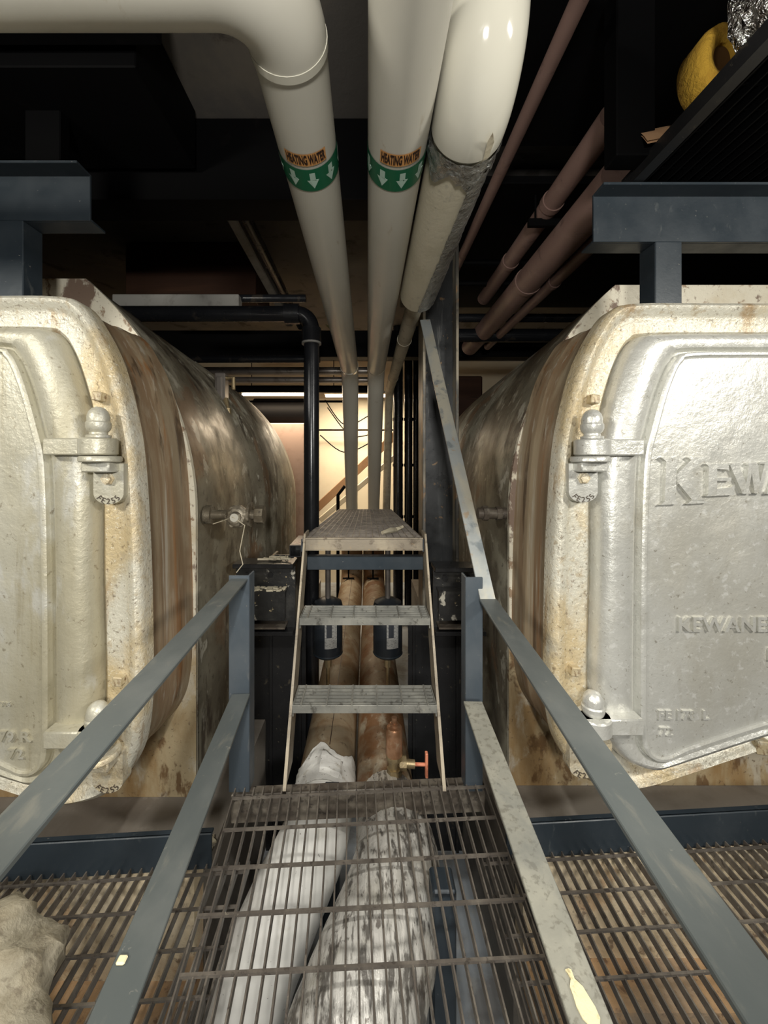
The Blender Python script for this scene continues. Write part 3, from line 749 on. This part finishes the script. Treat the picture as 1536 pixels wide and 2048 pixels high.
# left heating pipe: comes in from the left, turns and runs away over the walkway, then drops
XL, XM = -.212, .104
hp = thing('heating_pipe', 'white heating water pipe turning in from the left overhead with a green marker band', 'pipe', (XL, 3, 1.0), 'heating water pipes')
p = fillet([(-3.6, .90, HZ), (XL, .90, HZ), (XL, 1.25, HZ)], [.155], 14)
MB().tube(p[:-1] + [Vector((XL, 1.07, HZ))], .105, 40).done('elbow_cover', M['white'], hp)
p = fillet([(XL, 1.06, HZ), (XL, 4.85, HZ), (-.25, 6.35, .95), (-.25, 6.7, .352)], [.5, .3], 10)
MB().tube(p, [.102] * 12 + [.092] * (len(p) - 12), 40).done('straight_cover', M['white'], hp)
MB().tube([(XL, 1.052, HZ), (XL, 1.075, HZ)], .107, 40).done('seam_band', M['pvc'], hp)
MB().tube([(XL, 4.62, HZ), (XL, 4.74, HZ)], .107, 40).done('seam_band', M['pvc'], hp)
marker(hp, XL, .102, 1.335, .04)
hp = thing('heating_pipe', 'white heating water pipe in the middle overhead running straight away with a green marker band', 'pipe', (XM, 3, 1.0), 'heating water pipes')
p = fillet([(XM, -1.2, HZ), (XM, 4.85, HZ), (.10, 6.35, .95), (.10, 6.7, .352)], [.5, .3], 10)
MB().tube(p, [.103] * 12 + [.092] * (len(p) - 12), 40).done('straight_cover', M['white'], hp)
MB().tube([(XM, 4.66, HZ), (XM, 4.72, HZ)], .107, 40).done('seam_band', M['oldcream'], hp)
marker(hp, XM, .103, 1.335, .08)
# third pipe: riser elbow, cream cover with silver tape, thin bare run, drop
X3 = .335
tp = thing('insulated_pipe', 'cream pipe on the right overhead patched with silver tape below a glossy white elbow', 'pipe', (X3, 3, 1.0))
p = fillet([(X3, 1.14, 3.94), (X3, 1.14, HZ), (X3, 1.42, HZ)], [.19], 16)
rr = [.116] * len(p); rr[0] = rr[1] = .124
MB().tube(p[:-1] + [Vector((X3, 1.335, HZ))], .122, 44).done('glossy_elbow', M['pvc'], tp)
MB().tube([(X3, 1.33, HZ), (X3, 1.5, HZ), (X3, 2.1, HZ), (X3, 2.67, HZ)], .116, 40).done('canvas_cover', M['cream'], tp)
mb = MB(); rows = []
for i in range(9):
    y = 1.345 + .10 * i / 8
    rows.append([ringpts(X3, 0, HZ, .1225 + R.uniform(-.003, .005), 2 * PI * k / 48, y + (.035 * math.sin(k * .8) + R.uniform(-.01, .01)) * (i / 8)) for k in range(48)])
mb.grid(rows, close=True)
mb.done('tape_collar', M['foil'], tp)
mb = MB(); rows = []
for i in range(61):
    y = 1.42 + 1.25 * i / 60
    s0 = .32 - .36 * i / 60 + R.uniform(-.03, .03)
    rows.append([ringpts(X3, 0, HZ, .1195 + R.uniform(-.001, .004) + (.010 * R.random() if k == 12 else 0), s0 + (2.1 - s0) * k / 12, y) for k in range(13)])
mb.grid(rows)
mb.done('tape_strip', M['foil'], tp)
p = fillet([(X3, 2.66, HZ), (X3, 6.2, HZ - .02), (.30, 6.6, .3)], [.25], 8)
mb = MB(); mb.tube(p, .062, 24)
mb.tube([(X3, 3.62, HZ - .004), (X3, 3.66, HZ - .004)], .067, 24); mb.tube([(X3, 5.2, HZ - .01), (X3, 5.28, HZ - .01)], .068, 24)
mb.done('thin_cover', M['oldcream'], tp)
mb = MB(); mb.add([ringpts(X3, 0, HZ, .1225, a, y) for a, y in ((.42, 1.335), (.60, 1.335), (.58, 1.27), (.40, 1.22), (.34, 1.25))], [(0, 1, 2, 3, 4)])
mb.done('tape_scrap', M['debris'], tp)
# torn dark rag dangling at the left heating pipe
mb = MB(); mb.tube([at(652, 650, 4.4), at(665, 658, 4.35), at(684, 662, 4.3)], [.008, .02, .012], 7)
tag(mb.done('torn_wrap', M['greendark']), 'scrap of olive wrap stuck on the left heating pipe', 'scrap')

# black riser on the left with elbow into the ceiling space
mb = MB()
Zr = 3.3
Xr = (623 - CX) / F * Zr
zt = EZ + (CY - 628) / F * Zr
mb.tube(fillet([(-2.6, Zr, zt), (Xr, Zr, zt), (Xr, Zr, -1.25)], [.12], 8), .063, 22)
mb.tube([(Xr - .22, Zr, zt), (Xr - .10, Zr, zt)], .08, 18)
mb.tube([(Xr, Zr, zt - .12), (Xr, Zr, zt - .24)], .08, 18)
o = mb.done('riser_pipe', M['blackpipe']); tag(o, 'glossy black pipe with elbow dropping beside the left boiler', 'pipe')
MB().tube([(Xr, Zr, zt - .235), (Xr, Zr, zt - .25)], .081, 18).done('joint_ring', M['greywhite'], o)
def hpipe(name, py, Z, xa, xb, r, m, label, cat='pipe', group=None):
    z = EZ + (CY - py) / F * Z
    mb = MB(); mb.tube([((xa - CX) / F * Z, Z, z), ((xb - CX) / F * Z, Z, z)], r, 16)
    return tag(mb.done(name, M[m]), label, cat, group)
hpipe('cross_pipe', 597, 3.7, 480, 612, .035, 'blackpipe', 'thin black pipe just above the riser elbow', group='far cross pipes')
hpipe('cross_pipe', 718, 4.6, 200, 640, .045, 'blackpipe', 'glossy black cross pipe under the low black beam', group='far cross pipes')
hpipe('cross_pipe', 742, 5.6, 150, 735, .055, 'silverpipe', 'upper grey metal cross pipe beyond the left boiler', group='far cross pipes')
hpipe('cross_pipe', 760, 5.8, 150, 735, .045, 'silverpipe', 'lower grey metal cross pipe beyond the left boiler', group='far cross pipes')
hpipe('cross_pipe', 778, 6.2, 200, 740, .055, 'sootsteel', 'sooty black cross pipe below the grey metal ones', group='far cross pipes')
hpipe('conduit', 803, 7.0, 440, 700, .02, 'sootsteel', 'thin dark conduit crossing in front of the far lamps', group='far cross pipes')
hpipe('cross_pipe', 636, 4.4, 905, 1180, .045, 'blackpipe', 'upper black cross pipe right of the tall column', group='right cross pipes')
hpipe('cross_pipe', 671, 4.6, 905, 1180, .075, 'blackpipe', 'thick black cross pipe right of the tall column', group='right cross pipes')
hpipe('conduit', 526, 3.9, 915, 1060, .03, 'sootsteel', 'upper black conduit by the head of the tall column', group='right cross pipes')
hpipe('conduit', 567, 3.9, 915, 1060, .03, 'sootsteel', 'lower black conduit by the head of the tall column', group='right cross pipes')

# ceiling beams and panels
def beam(name, x0, x1, y0, y1, z0, z1, m, label, cat='beam', group='overhead beams'):
    return tag(MB().box(x0, x1, y0, y1, z0, z1, 0, .006).done(name, M[m], None, 0), label, cat, group)
beam('ceiling_beam', -5.9, .43, 2.75, 3.0, 3.38, 3.94, 'sootsteel', 'deep sooty black beam crossing above the marker bands')
beam('ceiling_beam', -5.9, 5.9, 5.6, 5.8, 3.05, 3.42, 'sootsteel', 'low black beam crossing far above the platform')
beam('ceiling_beam', -5.9, -1.0, 1.35, 1.95, 3.60, 3.94, 'sootsteel', 'broad sooty box beam above the left overhead channel')
beam('blackout_box', -4.5, -1.16, 2.0, 2.7, 3.55, 3.94, 'sootsteel', 'black box added to darken the ceiling behind the left hanging post')  # added box, turns this stretch of the ceiling black
beam('blackout_sheet', .45, 5.9, 1.55, 2.70, 3.70, 3.76, 'sootsteel', 'black sheet added to darken the ceiling over the rose pipes')  # added sheet, blacks out the ceiling around the rose pipes
beam('blackout_sheet', .45, 5.9, 3.05, 5.5, 3.70, 3.76, 'sootsteel', 'black sheet added to darken the ceiling far beyond the tall column head')  # second added sheet, keeps the ceiling black farther back
beam('ceiling_beam', .62, 5.9, 1.0, 1.5, 3.66, 3.94, 'sootsteel', 'broad sooty box beam above the upper right grating')
beam('duct_panel', -2.6, -1.2, 4.3, 4.9, 3.30, 3.93, 'brownboard', 'dark red brown boarded duct behind the left boiler top', 'duct')
hz = EZ + (CY - 600) / F * 3.6
beam('pale_beam', -2.3, -1.16, 3.6, 3.7, hz - .055, hz + .055, 'greywhite', 'dusty pale beam end over the left boiler shell', 'beam')
mb = MB(); mb.tube([(-.985, 3.05, 3.55), (-.93, 5.55, 3.46)], .05, 16); tag(mb.done('ceiling_pipe', M['blackpipe']), 'glossy black pipe under the ceiling left of the heating pipes', 'pipe')
mb = MB(); mb.bar((-1.11, 3.05, 3.6), (-1.08, 5.55, 3.5), (1, 0, 0), .09, .09, 0, .01); tag(mb.done('ceiling_duct', M['greywhite'], None, 0), 'dusty square duct beside the black ceiling pipe', 'duct')
# steel far below the ceiling on the right
def dpipe(X, dz, ya, yb, r, m, label, bands=()):
    mb = MB(); mb.tube([(X, ya, EZ + dz), (X, yb, EZ + dz)], r, 20)
    for y in bands: mb.tube([(X, y, EZ + dz), (X, y + .05, EZ + dz)], r + .008, 20)
    return tag(mb.done('ceiling_pipe', M[m]), label, 'pipe', 'rose pipes on the right')
dpipe(.87, 1.90, .8, 4.4, .038, 'pinkpipe', 'thin dusty rose pipe just right of the tall column head')
dpipe(1.22, 1.72, 1.99, 4.2, .065, 'pinkpipe', 'dusty rose pipe with a hanger clamp between the thin and the thick one', (2.62, 3.4))
dpipe(1.33, 1.50, 2.1, 5.2, .105, 'pinkpipe', 'thickest dusty rose pipe under the right ceiling', (3.3,))
dpipe(1.50, 1.45, 2.1, 5.0, .045, 'pinkpipe', 'slim dusty rose pipe closest to the right boiler', (3.2,))
mb = MB(); mb.bar((1.10, 2.74, EZ + 1.64), (1.36, 2.74, EZ + 1.64), (0, 0, 1), .05, .03); mb.bar((1.15, 2.74, EZ + 1.66), (1.15, 2.74, 3.40), (1, 0, 0), .01, .01)
tag(mb.done('pipe_hanger', M['sootsteel'], None, 0), 'black hanger bracket under the rose pipe', 'hanger')

# overhead channels on posts
def chan(xe, side, Zw, z0, z1, px0, px1, label, pz0):
    xo = xe + side * 2.2
    x0, x1 = min(xe, xo), max(xe, xo)
    t = thing('overhead_channel', label, 'channel', ((px0 + px1) / 2, Zw + .06, pz0), 'overhead channels')
    mb = MB()
    mb.box(x0, x1, Zw, Zw + .012, z0, z1, 0, .002)
    mb.box(x0, x1, Zw - .085, Zw, z1 - .012, z1, 0, .002)
    mb.box(x0, x1, Zw + .012, Zw + .11, z0, z0 + .012, 0, .002)
    mb.done('channel_beam', M['steel'], t, 0)
    MB().box(px0, px1, Zw - .005, Zw + .11, pz0, z0 - .001, 0, .004).done('post', M['steel'], t, 0)
    return t
chan(-1.283, -1, 1.85, 2.69, 2.905, -1.72, -1.59, 'blue black steel channel on a post above the left boiler', 2.298)
chan(1.09, 1, 1.93, 2.635, 2.865, 1.385, 1.515, 'blue black steel channel on a post above the right boiler', 2.298)
tag(MB().box(-1.93, -1.73, 2.25, 2.33, 2.92, 3.94, 0, .006).done('hanging_post', M['sootsteel'], None, 0), 'sooty post hanging above the left overhead channel', 'post')
tag(MB().box(1.085, 1.255, 1.74, 1.84, 2.91, 3.655, 0, .006).done('hanging_post', M['sootsteel'], None, 0), 'sooty post hanging above the right overhead channel', 'post')
ug = thing('upper_grating', 'black ribbed catwalk grating resting on the right overhead channel', 'grating', (2.0, 1.0, 2.87))
mb = MB()
x = 1.285
k = 0
while x < 2.9:
    mb.box(x - .003, x + .003, .05, 1.93, 2.869, 2.90); x += .0475; k += 1
y = .1
while y < 1.93:
    mb.box(1.285, 2.9, y - .004, y + .004, 2.893, 2.901); y += .10
mb.done('bars', M['sootsteel'], ug, 0)
mb = MB(); mb.box(1.225, 1.275, .05, 1.93, 2.868, 2.876); mb.box(1.225, 1.233, .05, 1.93, 2.876, 2.93); mb.done('edge_angle', M['black'], ug, 0)
MB().box(1.28, 2.9, .05, 1.93, 2.903, 2.912).done('floor_sheet', M['sootsteel'], ug, 0)
# yellow wool roll, foil and tan board on the catwalk edge
yr = thing('insulation_roll', 'yellow glass wool roll lying at the edge of the right catwalk grating', 'insulation', (1.33, 1.5, 2.945))
mb = MB()
n = 40; rows = []
for (rr_, y) in ((.05, 1.54), (.055, 1.49), (.09, 1.475), (.12, 1.48), (.135, 1.51), (.135, 1.60), (.10, 1.62)):
    rows.append([Vector((1.325 + rr_ * .66 * math.cos(2 * PI * k / n), y, 3.08 + rr_ * math.sin(2 * PI * k / n))) for k in range(n)])
mb.grid(rows, close=True); mb.done('wool', M['yellow'], yr, 60)
MB().tube([(1.325, 1.50, 3.08), (1.325, 1.61, 3.08)], .052, 20).done('core', M['darkcore'], yr)
mb = MB(); rows = []
for i in range(22):
    y = .95 + .42 * i / 21
    rows.append([Vector((1.315 + .03 * i / 21 + (.17 + R.uniform(-.018, .018)) * math.cos(a) * .7, y, 3.095 + (.165 + R.uniform(-.018, .018)) * math.sin(a))) for a in [2 * PI * k / 30 for k in range(30)]])
mb.grid(rows, close=True)
tag(mb.done('foil_wrap', M['foil_bright'], None, 20), 'crinkled shiny foil wrap in the top right corner', 'foil')
mb = MB(); rows = []
for i in range(7):
    rows.append([Vector((1.19 + .15 * i / 6, 1.70 + .10 * k / 5, 2.925 + .10 * math.sin(k / 5 * 1.8) + .03 * i / 6)) for k in range(6)])
mb.grid(rows); mb.add([v + Vector((0, 0, .012)) for r in rows for v in r], [(i * 6 + k, i * 6 + k + 1, (i + 1) * 6 + k + 1, (i + 1) * 6 + k) for i in range(6) for k in range(5)])
tag(mb.done('curled_board', M['orangewood']), 'curled tan scrap over the edge of the right catwalk', 'scrap')

# ------------------------------------------------------------------ lower insulated pipes
lp = thing('lower_pipe', 'left lower insulated pipe with white cover running under the stair', 'pipe', (-.26, 4, -.62), 'lower insulated pipes')
p = fillet([(-.26, 6.75, .35), (-.26, 6.75, -.44), (-.26, 2.38, -.44)], [.22], 8)
MB().tube(p, .178, 36).done('tan_cover', M['tanpipe'], lp)
wp = catmull([(-.26, 2.42, -.44), (-.275, 2.2, -.435), (-.30, 2.05, -.425), (-.415, 1.86, -.56), (-.52, 1.76, -.80), (-.56, 1.70, -1.25)], 6)
MB().tube(wp, .180, 36).done('white_cover', M['whitepipe'], lp)
mb = MB(); rows = []
for i in range(12):
    y = 2.30 + .26 * i / 11
    rows.append([ringpts(-.26, 0, -.44, .184 + R.uniform(0, .008) + (.016 if 6 < k < 13 and 2 < i < 9 else 0), PI - 1.35 + 2.7 * k / 22, y + (.05 * math.sin(k * .55 + .6) + R.uniform(-.012, .012)) * (i / 11)) for k in range(23)])
mb.grid(rows); mb.done('torn_plaster', M['plaster'], lp, 20)
mb = MB(); mb.bar((-.245, 2.6, -.261), (-.245, 6.4, -.261), (1, 0, 0), .004, .003); mb.done('seam', M['ink'], lp, 0)
lp = thing('lower_pipe', 'right lower insulated pipe with wrinkled silver cover and rust stains', 'pipe', (.11, 4, -.62), 'lower insulated pipes')
p = fillet([(.105, 6.75, .35), (.105, 6.75, -.44), (.105, 2.34, -.44)], [.22], 8)
MB().tube(p, .177, 36).done('rusty_cover', M['rustpipe'], lp)
wp = catmull([(.11, 2.36, -.44), (.13, 2.15, -.40), (.142, 1.95, -.325), (.118, 1.75, -.282), (.07, 1.58, -.275), (-.02, 1.38, -.30), (-.11, 1.22, -.40), (-.16, 1.12, -.62), (-.17, 1.10, -1.25)], 7)
nr = len(wp)
rad = [.178 + .034 * min(1, i / 30) for i in range(nr)]
MB().tube(wp, rad, 72, wob=lambda i, a: 1 + .010 * math.sin(a * 21 + .4 * math.sin(i * .5)) * max(0, math.sin(min(1, i / 34) * PI)) + .004 * math.sin(i * 2.1 + a * 3)).done('wrinkled_cover', M['wrinkled'], lp, 60)

# copper air vent with valve standing on the right lower pipe
av = thing('air_vent', 'copper air vent with orange valve handle standing on the right lower pipe', 'vent', (.158, 2.36, -.275))
vx, vy = .158, 2.36
mb = MB(); mb.lathe([(0, -.10), (.034, -.10), (.036, -.06), (.048, -.045), (.05, -.02), (.0, -.02)], (vx, vy, -.13), seg=10); mb.lathe([(0, -.15), (.045, -.15), (.045, -.10), (0, -.10)], (vx, vy, -.13), seg=6)
mb.tube([(vx, vy, -.20), (vx + .12, vy, -.21)], .024, 12); mb.lathe([(0, 0), (.04, 0), (.04, .04), (0, .04)], (vx + .03, vy, -.203), (1, 0, 0), 8)
mb.done('valve_body', M['brass'], av)
mb = MB(); mb.lathe([(0, 0), (.045, 0), (.05, .012), (.05, .155), (.044, .166), (.024, .17), (.022, .178), (.026, .18), (.026, .188), (.016, .190), (.016, .222), (0, .222)], (vx, vy, -.155), seg=22)
mb.done('copper_body', M['copper'], av)
mb = MB(); mb.bar((vx + .19, vy, -.285), (vx + .19, vy, -.14), (0, 1, 0), .03, .016, 0, .003); mb.tube([(vx + .12, vy, -.21), (vx + .185, vy, -.212)], .010, 8)
mb.done('handle', M['redhandle'], av)

# pumps / actuators hanging under the platform
for X, lab in ((-.316, 'dark cylindrical motor above the left lower pipe behind the treads'), (.162, 'dark cylindrical motor above the right lower pipe behind the treads')):
    t = thing('pump_motor', lab, 'motor', (X, 3.2, -.26), 'pump motors')
    mb = MB(); mb.lathe([(0, .0), (.09, 0), (.112, .02), (.116, .05), (.116, .40), (.108, .43), (.06, .455), (0, .46)], (X, 3.2, .03), seg=32); mb.done('motor_body', M['motor'], t)
    mb = MB(); mb.lathe([(.112, 0), (.119, .01), (.112, .02)], (X, 3.2, .045), seg=32); mb.done('bottom_ring', M['steel'], t)
    mb = MB(); mb.tube([(X, 3.2, -.27), (X, 3.2, .035)], .014, 10); mb.tube([(X, 3.2, -.06), (X, 3.2, .0)], .028, 8); mb.done('stem', M['brass'], t)
    mb = MB(); mb.tube([(X, 3.2, .48), (X, 3.2, .955)], .022, 12); mb.done('hanger_pipe', M['silverpipe'], t)
    mb = MB(); rows = [[Vector((X + .1175 * math.sin(a), 3.2 - .1175 * math.cos(a), z)) for a in [-.12 + .84 * k / 6 for k in range(7)]] for z in (.13, .375)]
    mb.grid(rows); lb = mb.done('rating_label', M['label'], t, 60)
    mb = MB(); rows = [[Vector((X + .1182 * math.sin(a), 3.2 - .1182 * math.cos(a), z)) for a in [.0 + .36 * k / 4 for k in range(5)]] for z in (.215, .36)]
    mb.grid(rows); mb.done('dark_print', M['labeldark'], lb, 60)
for px, lab in ((697, 'thin hanger rod holding the far bend of the left lower pipe'), (746, 'thin hanger rod holding the far bend of the right lower pipe')):
    X = (px - CX) / F * 6.3
    mb = MB(); mb.tube([(X, 6.3, -.25), (X, 6.3, .75)], .012, 8); mb.bar((X - .09, 6.3, -.255), (X + .09, 6.3, -.255), (0, 1, 0), .05, .016)
    tag(mb.done('hanger_rod', M['sootsteel']), lab, 'rod', 'hanger rods')
for X, lab in ((-.53, 'thin dark conduit nearest the short column below the platform'), (-.455, 'thin grey conduit beside the left motor below the platform')):
    mb = MB(); mb.tube([(X, 3.45, -1.25), (X, 3.45, .98)], .013, 8); tag(mb.done('conduit', M['silverpipe']), lab, 'conduit', 'conduits under the platform')

# ------------------------------------------------------------------ far room
def lamp(x0, x1, y, z, label):
    t = thing('fluorescent_lamp', label, 'lamp', ((x0 + x1) / 2, y, z), 'far fluorescent lamps')
    MB().box(x0, x1, y - .08, y + .08, z + .03, z + .09, 0, .01).done('housing', M['lamp_house'], t, 0)
    for x in (x0 + .2, x1 - .2): MB().tube([(x, y, z + .09), (x, y, 3.94)], .008, 6).done('hanger', M['sootsteel'], t)
    for dy in (-.04, .04): MB().tube([(x0 + .03, y + dy, z), (x1 - .03, y + dy, z)], .018, 10).done('tube', M['lamp'], t)
lamp(-2.4, -1.0, 7.6, 2.86, 'glowing fluorescent lamp far beyond the left boiler')
lamp(-.9, .5, 8.3, 2.95, 'glowing fluorescent lamp far behind the heating pipe drops')
mb = MB(); mb.bar(at(628, 1022, 8.3), at(790, 870, 8.3), (0, 1, 0), .22, .16, 0, .01)
tag(mb.done('inclined_timber', M['orangewood'], None, 0), 'orange brown sloping timber against the far cream wall', 'timber')
mb = MB(); mb.bar(at(640, 1040, 8.0), at(800, 905, 8.0), (0, 1, 0), .06, .10, 0, .01)
tag(mb.done('inclined_rail', M['creamwall'], None, 0), 'cream sloping rail below the far timber', 'rail')
mb = MB(); mb.tube([(at(676, 1050, 7.2).x, 7.2, -1.25), at(676, 1050, 7.2), at(676, 990, 7.2), at(690, 972, 7.2)], .03, 10)
tag(mb.done('bent_pipe', M['sootsteel']), 'small dark bent pipe before the far cream wall', 'pipe')
tag(MB().box(-2.3, -1.15, 7.9, 8.5, -1.25, 2.35, 0, .02).done('steel_cabinet', M['farpipe'], None, 0), 'dusty pinkish cabinet far beyond the left boiler', 'cabinet')
mb = MB(); mb.tube([(-2.3, 8.2, 2.62), (-1.25, 8.2, 2.62)], .26, 24)
tag(mb.done('far_tank', M['sootsteel']), 'dark horizontal tank far beyond the left boiler', 'tank')
for k, (a, b, c) in enumerate((((650, 800), (690, 850), (740, 830)), ((655, 815), (700, 870), (745, 868)), ((640, 870), (690, 905), (750, 880)))):
    mb = MB(); mb.tube(catmull([at(*a, 8.8), at(*b, 8.8), at(*c, 8.8)], 6), .012, 6)
    tag(mb.done('hanging_cable', M['sootsteel']), ['uppermost slack cable on the far cream wall', 'middle slack cable on the far cream wall', 'lowest slack cable on the far cream wall'][k], 'cable', 'far cables')
hpipe('conduit', 860, 9.0, 560, 790, .02, 'sootsteel', 'dark conduit running high across the far cream wall', 'conduit', 'far cables')
mb = MB(); mb.box(.95, 1.9, 6.6, 6.9, -1.25, 3.0, 0, .02)
tag(mb.done('dark_cabinet', M['brownboard'], None, 0), 'dark brown panel standing behind the tall column on the right', 'panel')

# ------------------------------------------------------------------ cloth, scraps, paint
mb = MB(); rows = []
cx, cy, cz = -1.20, 1.10, -.02
for i in range(22):
    v = i / 21 * PI
    row = []
    for k in range(36):
        u = 2 * PI * k / 36
        w = 1 + .10 * math.sin(3 * u + 2 * v) + .07 * math.sin(7 * u - 3 * v) + .05 * math.sin(11 * u + 5 * v) + R.uniform(-.02, .02)
        row.append(Vector((cx + .30 * w * math.sin(v) * math.cos(u), cy + .30 * w * math.sin(v) * math.sin(u), max(-.117, cz + .15 * w * math.cos(v)))))
    rows.append(row)
mb.grid(rows, close=True)
tag(mb.done('cloth_bundle', M['cloth'], None, 50), 'grubby cream cloth bundle on the side grating at the lower left', 'cloth')
mb = MB()
n = 26; pts = []
A, B = Vector((.438, .875, .4605)), Vector((.452, .735, .4605))
for k in range(n):
    t = k / n * 2 * PI
    s = (1 + math.cos(t)) / 2
    c = A.lerp(B, s)
    wdt = (.004 + .016 * math.exp(-((s - .42) / .22) ** 2) + .003 * math.sin(k * 2.3)) * (1 if math.sin(t) > 0 else -1)
    pts.append(Vector((c.x + wdt, c.y, .461)))
mb.add(pts + [p + Vector((0, 0, .003)) for p in pts], [tuple(range(n)), tuple(range(n, 2 * n))] + [(k, (k + 1) % n, (k + 1) % n + n, k + n) for k in range(n)])
tag(mb.done('paint_splash', M['splash'], None, 30), 'dried cream paint splash on the right lower rail', 'splash')
def scraps(name, n, x0, x1, y0, y1, z, s0, s1, m, label):
    mb = MB()
    for k in range(n):
        x, y, s, a = R.uniform(x0, x1), R.uniform(y0, y1), R.uniform(s0, s1), R.uniform(0, PI)
        ca, sa = math.cos(a), math.sin(a)
        q = []
        for zz in (0, 1):
            for sx, sy in ((-1, -.35), (1, -.3), (.9, .35), (-.8, .3)):
                q.append((x + (sx * ca - sy * sa) * s, y + (sx * sa + sy * ca) * s, z + zz * s * .35 + .002))
        mb.hexa(q)
    return tag(mb.done(name, M[m], None, 0), label, 'scraps', kind='stuff')
scraps('floor_scraps', 60, -.90, -.76, 1.83, 2.0, -.30, .008, .03, 'debris', 'pale shredded scraps on the plinth left of the walkway end')
tag(MB().box(-.556, -.536, .88, .898, .4605, .468, 0, .003).done('paint_chip', M['splash'], None, 0), 'small pale chip on the left lower rail', 'chip')

# ------------------------------------------------------------------ lights
def area(name, loc, tgt, size, sy, e, c):
    d = bpy.data.lights.new(name, 'AREA'); d.energy = e; d.color = c; d.shape = 'RECTANGLE'; d.size = size; d.size_y = sy
    o = bpy.data.objects.new(name, d); COL.objects.link(o); o.location = loc
    o.rotation_euler = (Vector(tgt) - Vector(loc)).to_track_quat('-Z', 'Y').to_euler()
    return o
sp = bpy.data.lights.new('work_spot', 'SPOT'); sp.energy = 120; sp.color = (1.0, .97, .90); sp.spot_size = math.radians(62); sp.spot_blend = .5; sp.shadow_soft_size = .05
so = bpy.data.objects.new('work_spot', sp); COL.objects.link(so); so.location = (-.05, .25, 2.45)
so.rotation_euler = (Vector((-.02, 2.05, -.2)) - Vector(so.location)).to_track_quat('-Z', 'Y').to_euler()
area('hand_lamp', (0.05, -1.4, 1.95), (0, 2.2, .8), .4, .3, 84, (1.0, .97, .90))
area('aisle_lamp', (2.7, -.55, 2.70), (1.2, 2.0, .9), .7, .25, 70, (1.0, .96, .87))
area('aisle_lamp', (-2.6, -.55, 2.80), (-1.2, 2.0, .9), .7, .25, 62, (1.0, .96, .86))
area('far_lamp', (-1.5, 7.6, 2.80), (-1.5, 7.6, 0), 1.6, .3, 70, (1.0, .80, .56))
area('far_lamp', (-.2, 8.2, 2.9), (-.3, 8.6, 0), 1.6, .3, 110, (1.0, .84, .62))
w = bpy.data.worlds.new('World'); SC.world = w; w.use_nodes = True
w.node_tree.nodes['Background'].inputs['Color'].default_value = (.02, .02, .02, 1)

# ------------------------------------------------------------------ camera
cam = bpy.data.cameras.new('Camera'); co = bpy.data.objects.new('Camera', cam); COL.objects.link(co)
co.location = (0, 0, EZ); co.rotation_euler = (PI / 2, 0, 0)
cam.sensor_fit = 'VERTICAL'; cam.sensor_height = 24; cam.lens = F / 2048 * 24
cam.shift_x = (768 - CX) / 2048; cam.shift_y = -(1024 - CY) / 2048
cam.clip_start = .02; cam.clip_end = 100
SC.camera = co
vs = SC.view_settings
vs.view_transform = 'Standard'; vs.look = 'None'; vs.gamma = 1; vs.use_curve_mapping = False; vs.exposure = 0.0
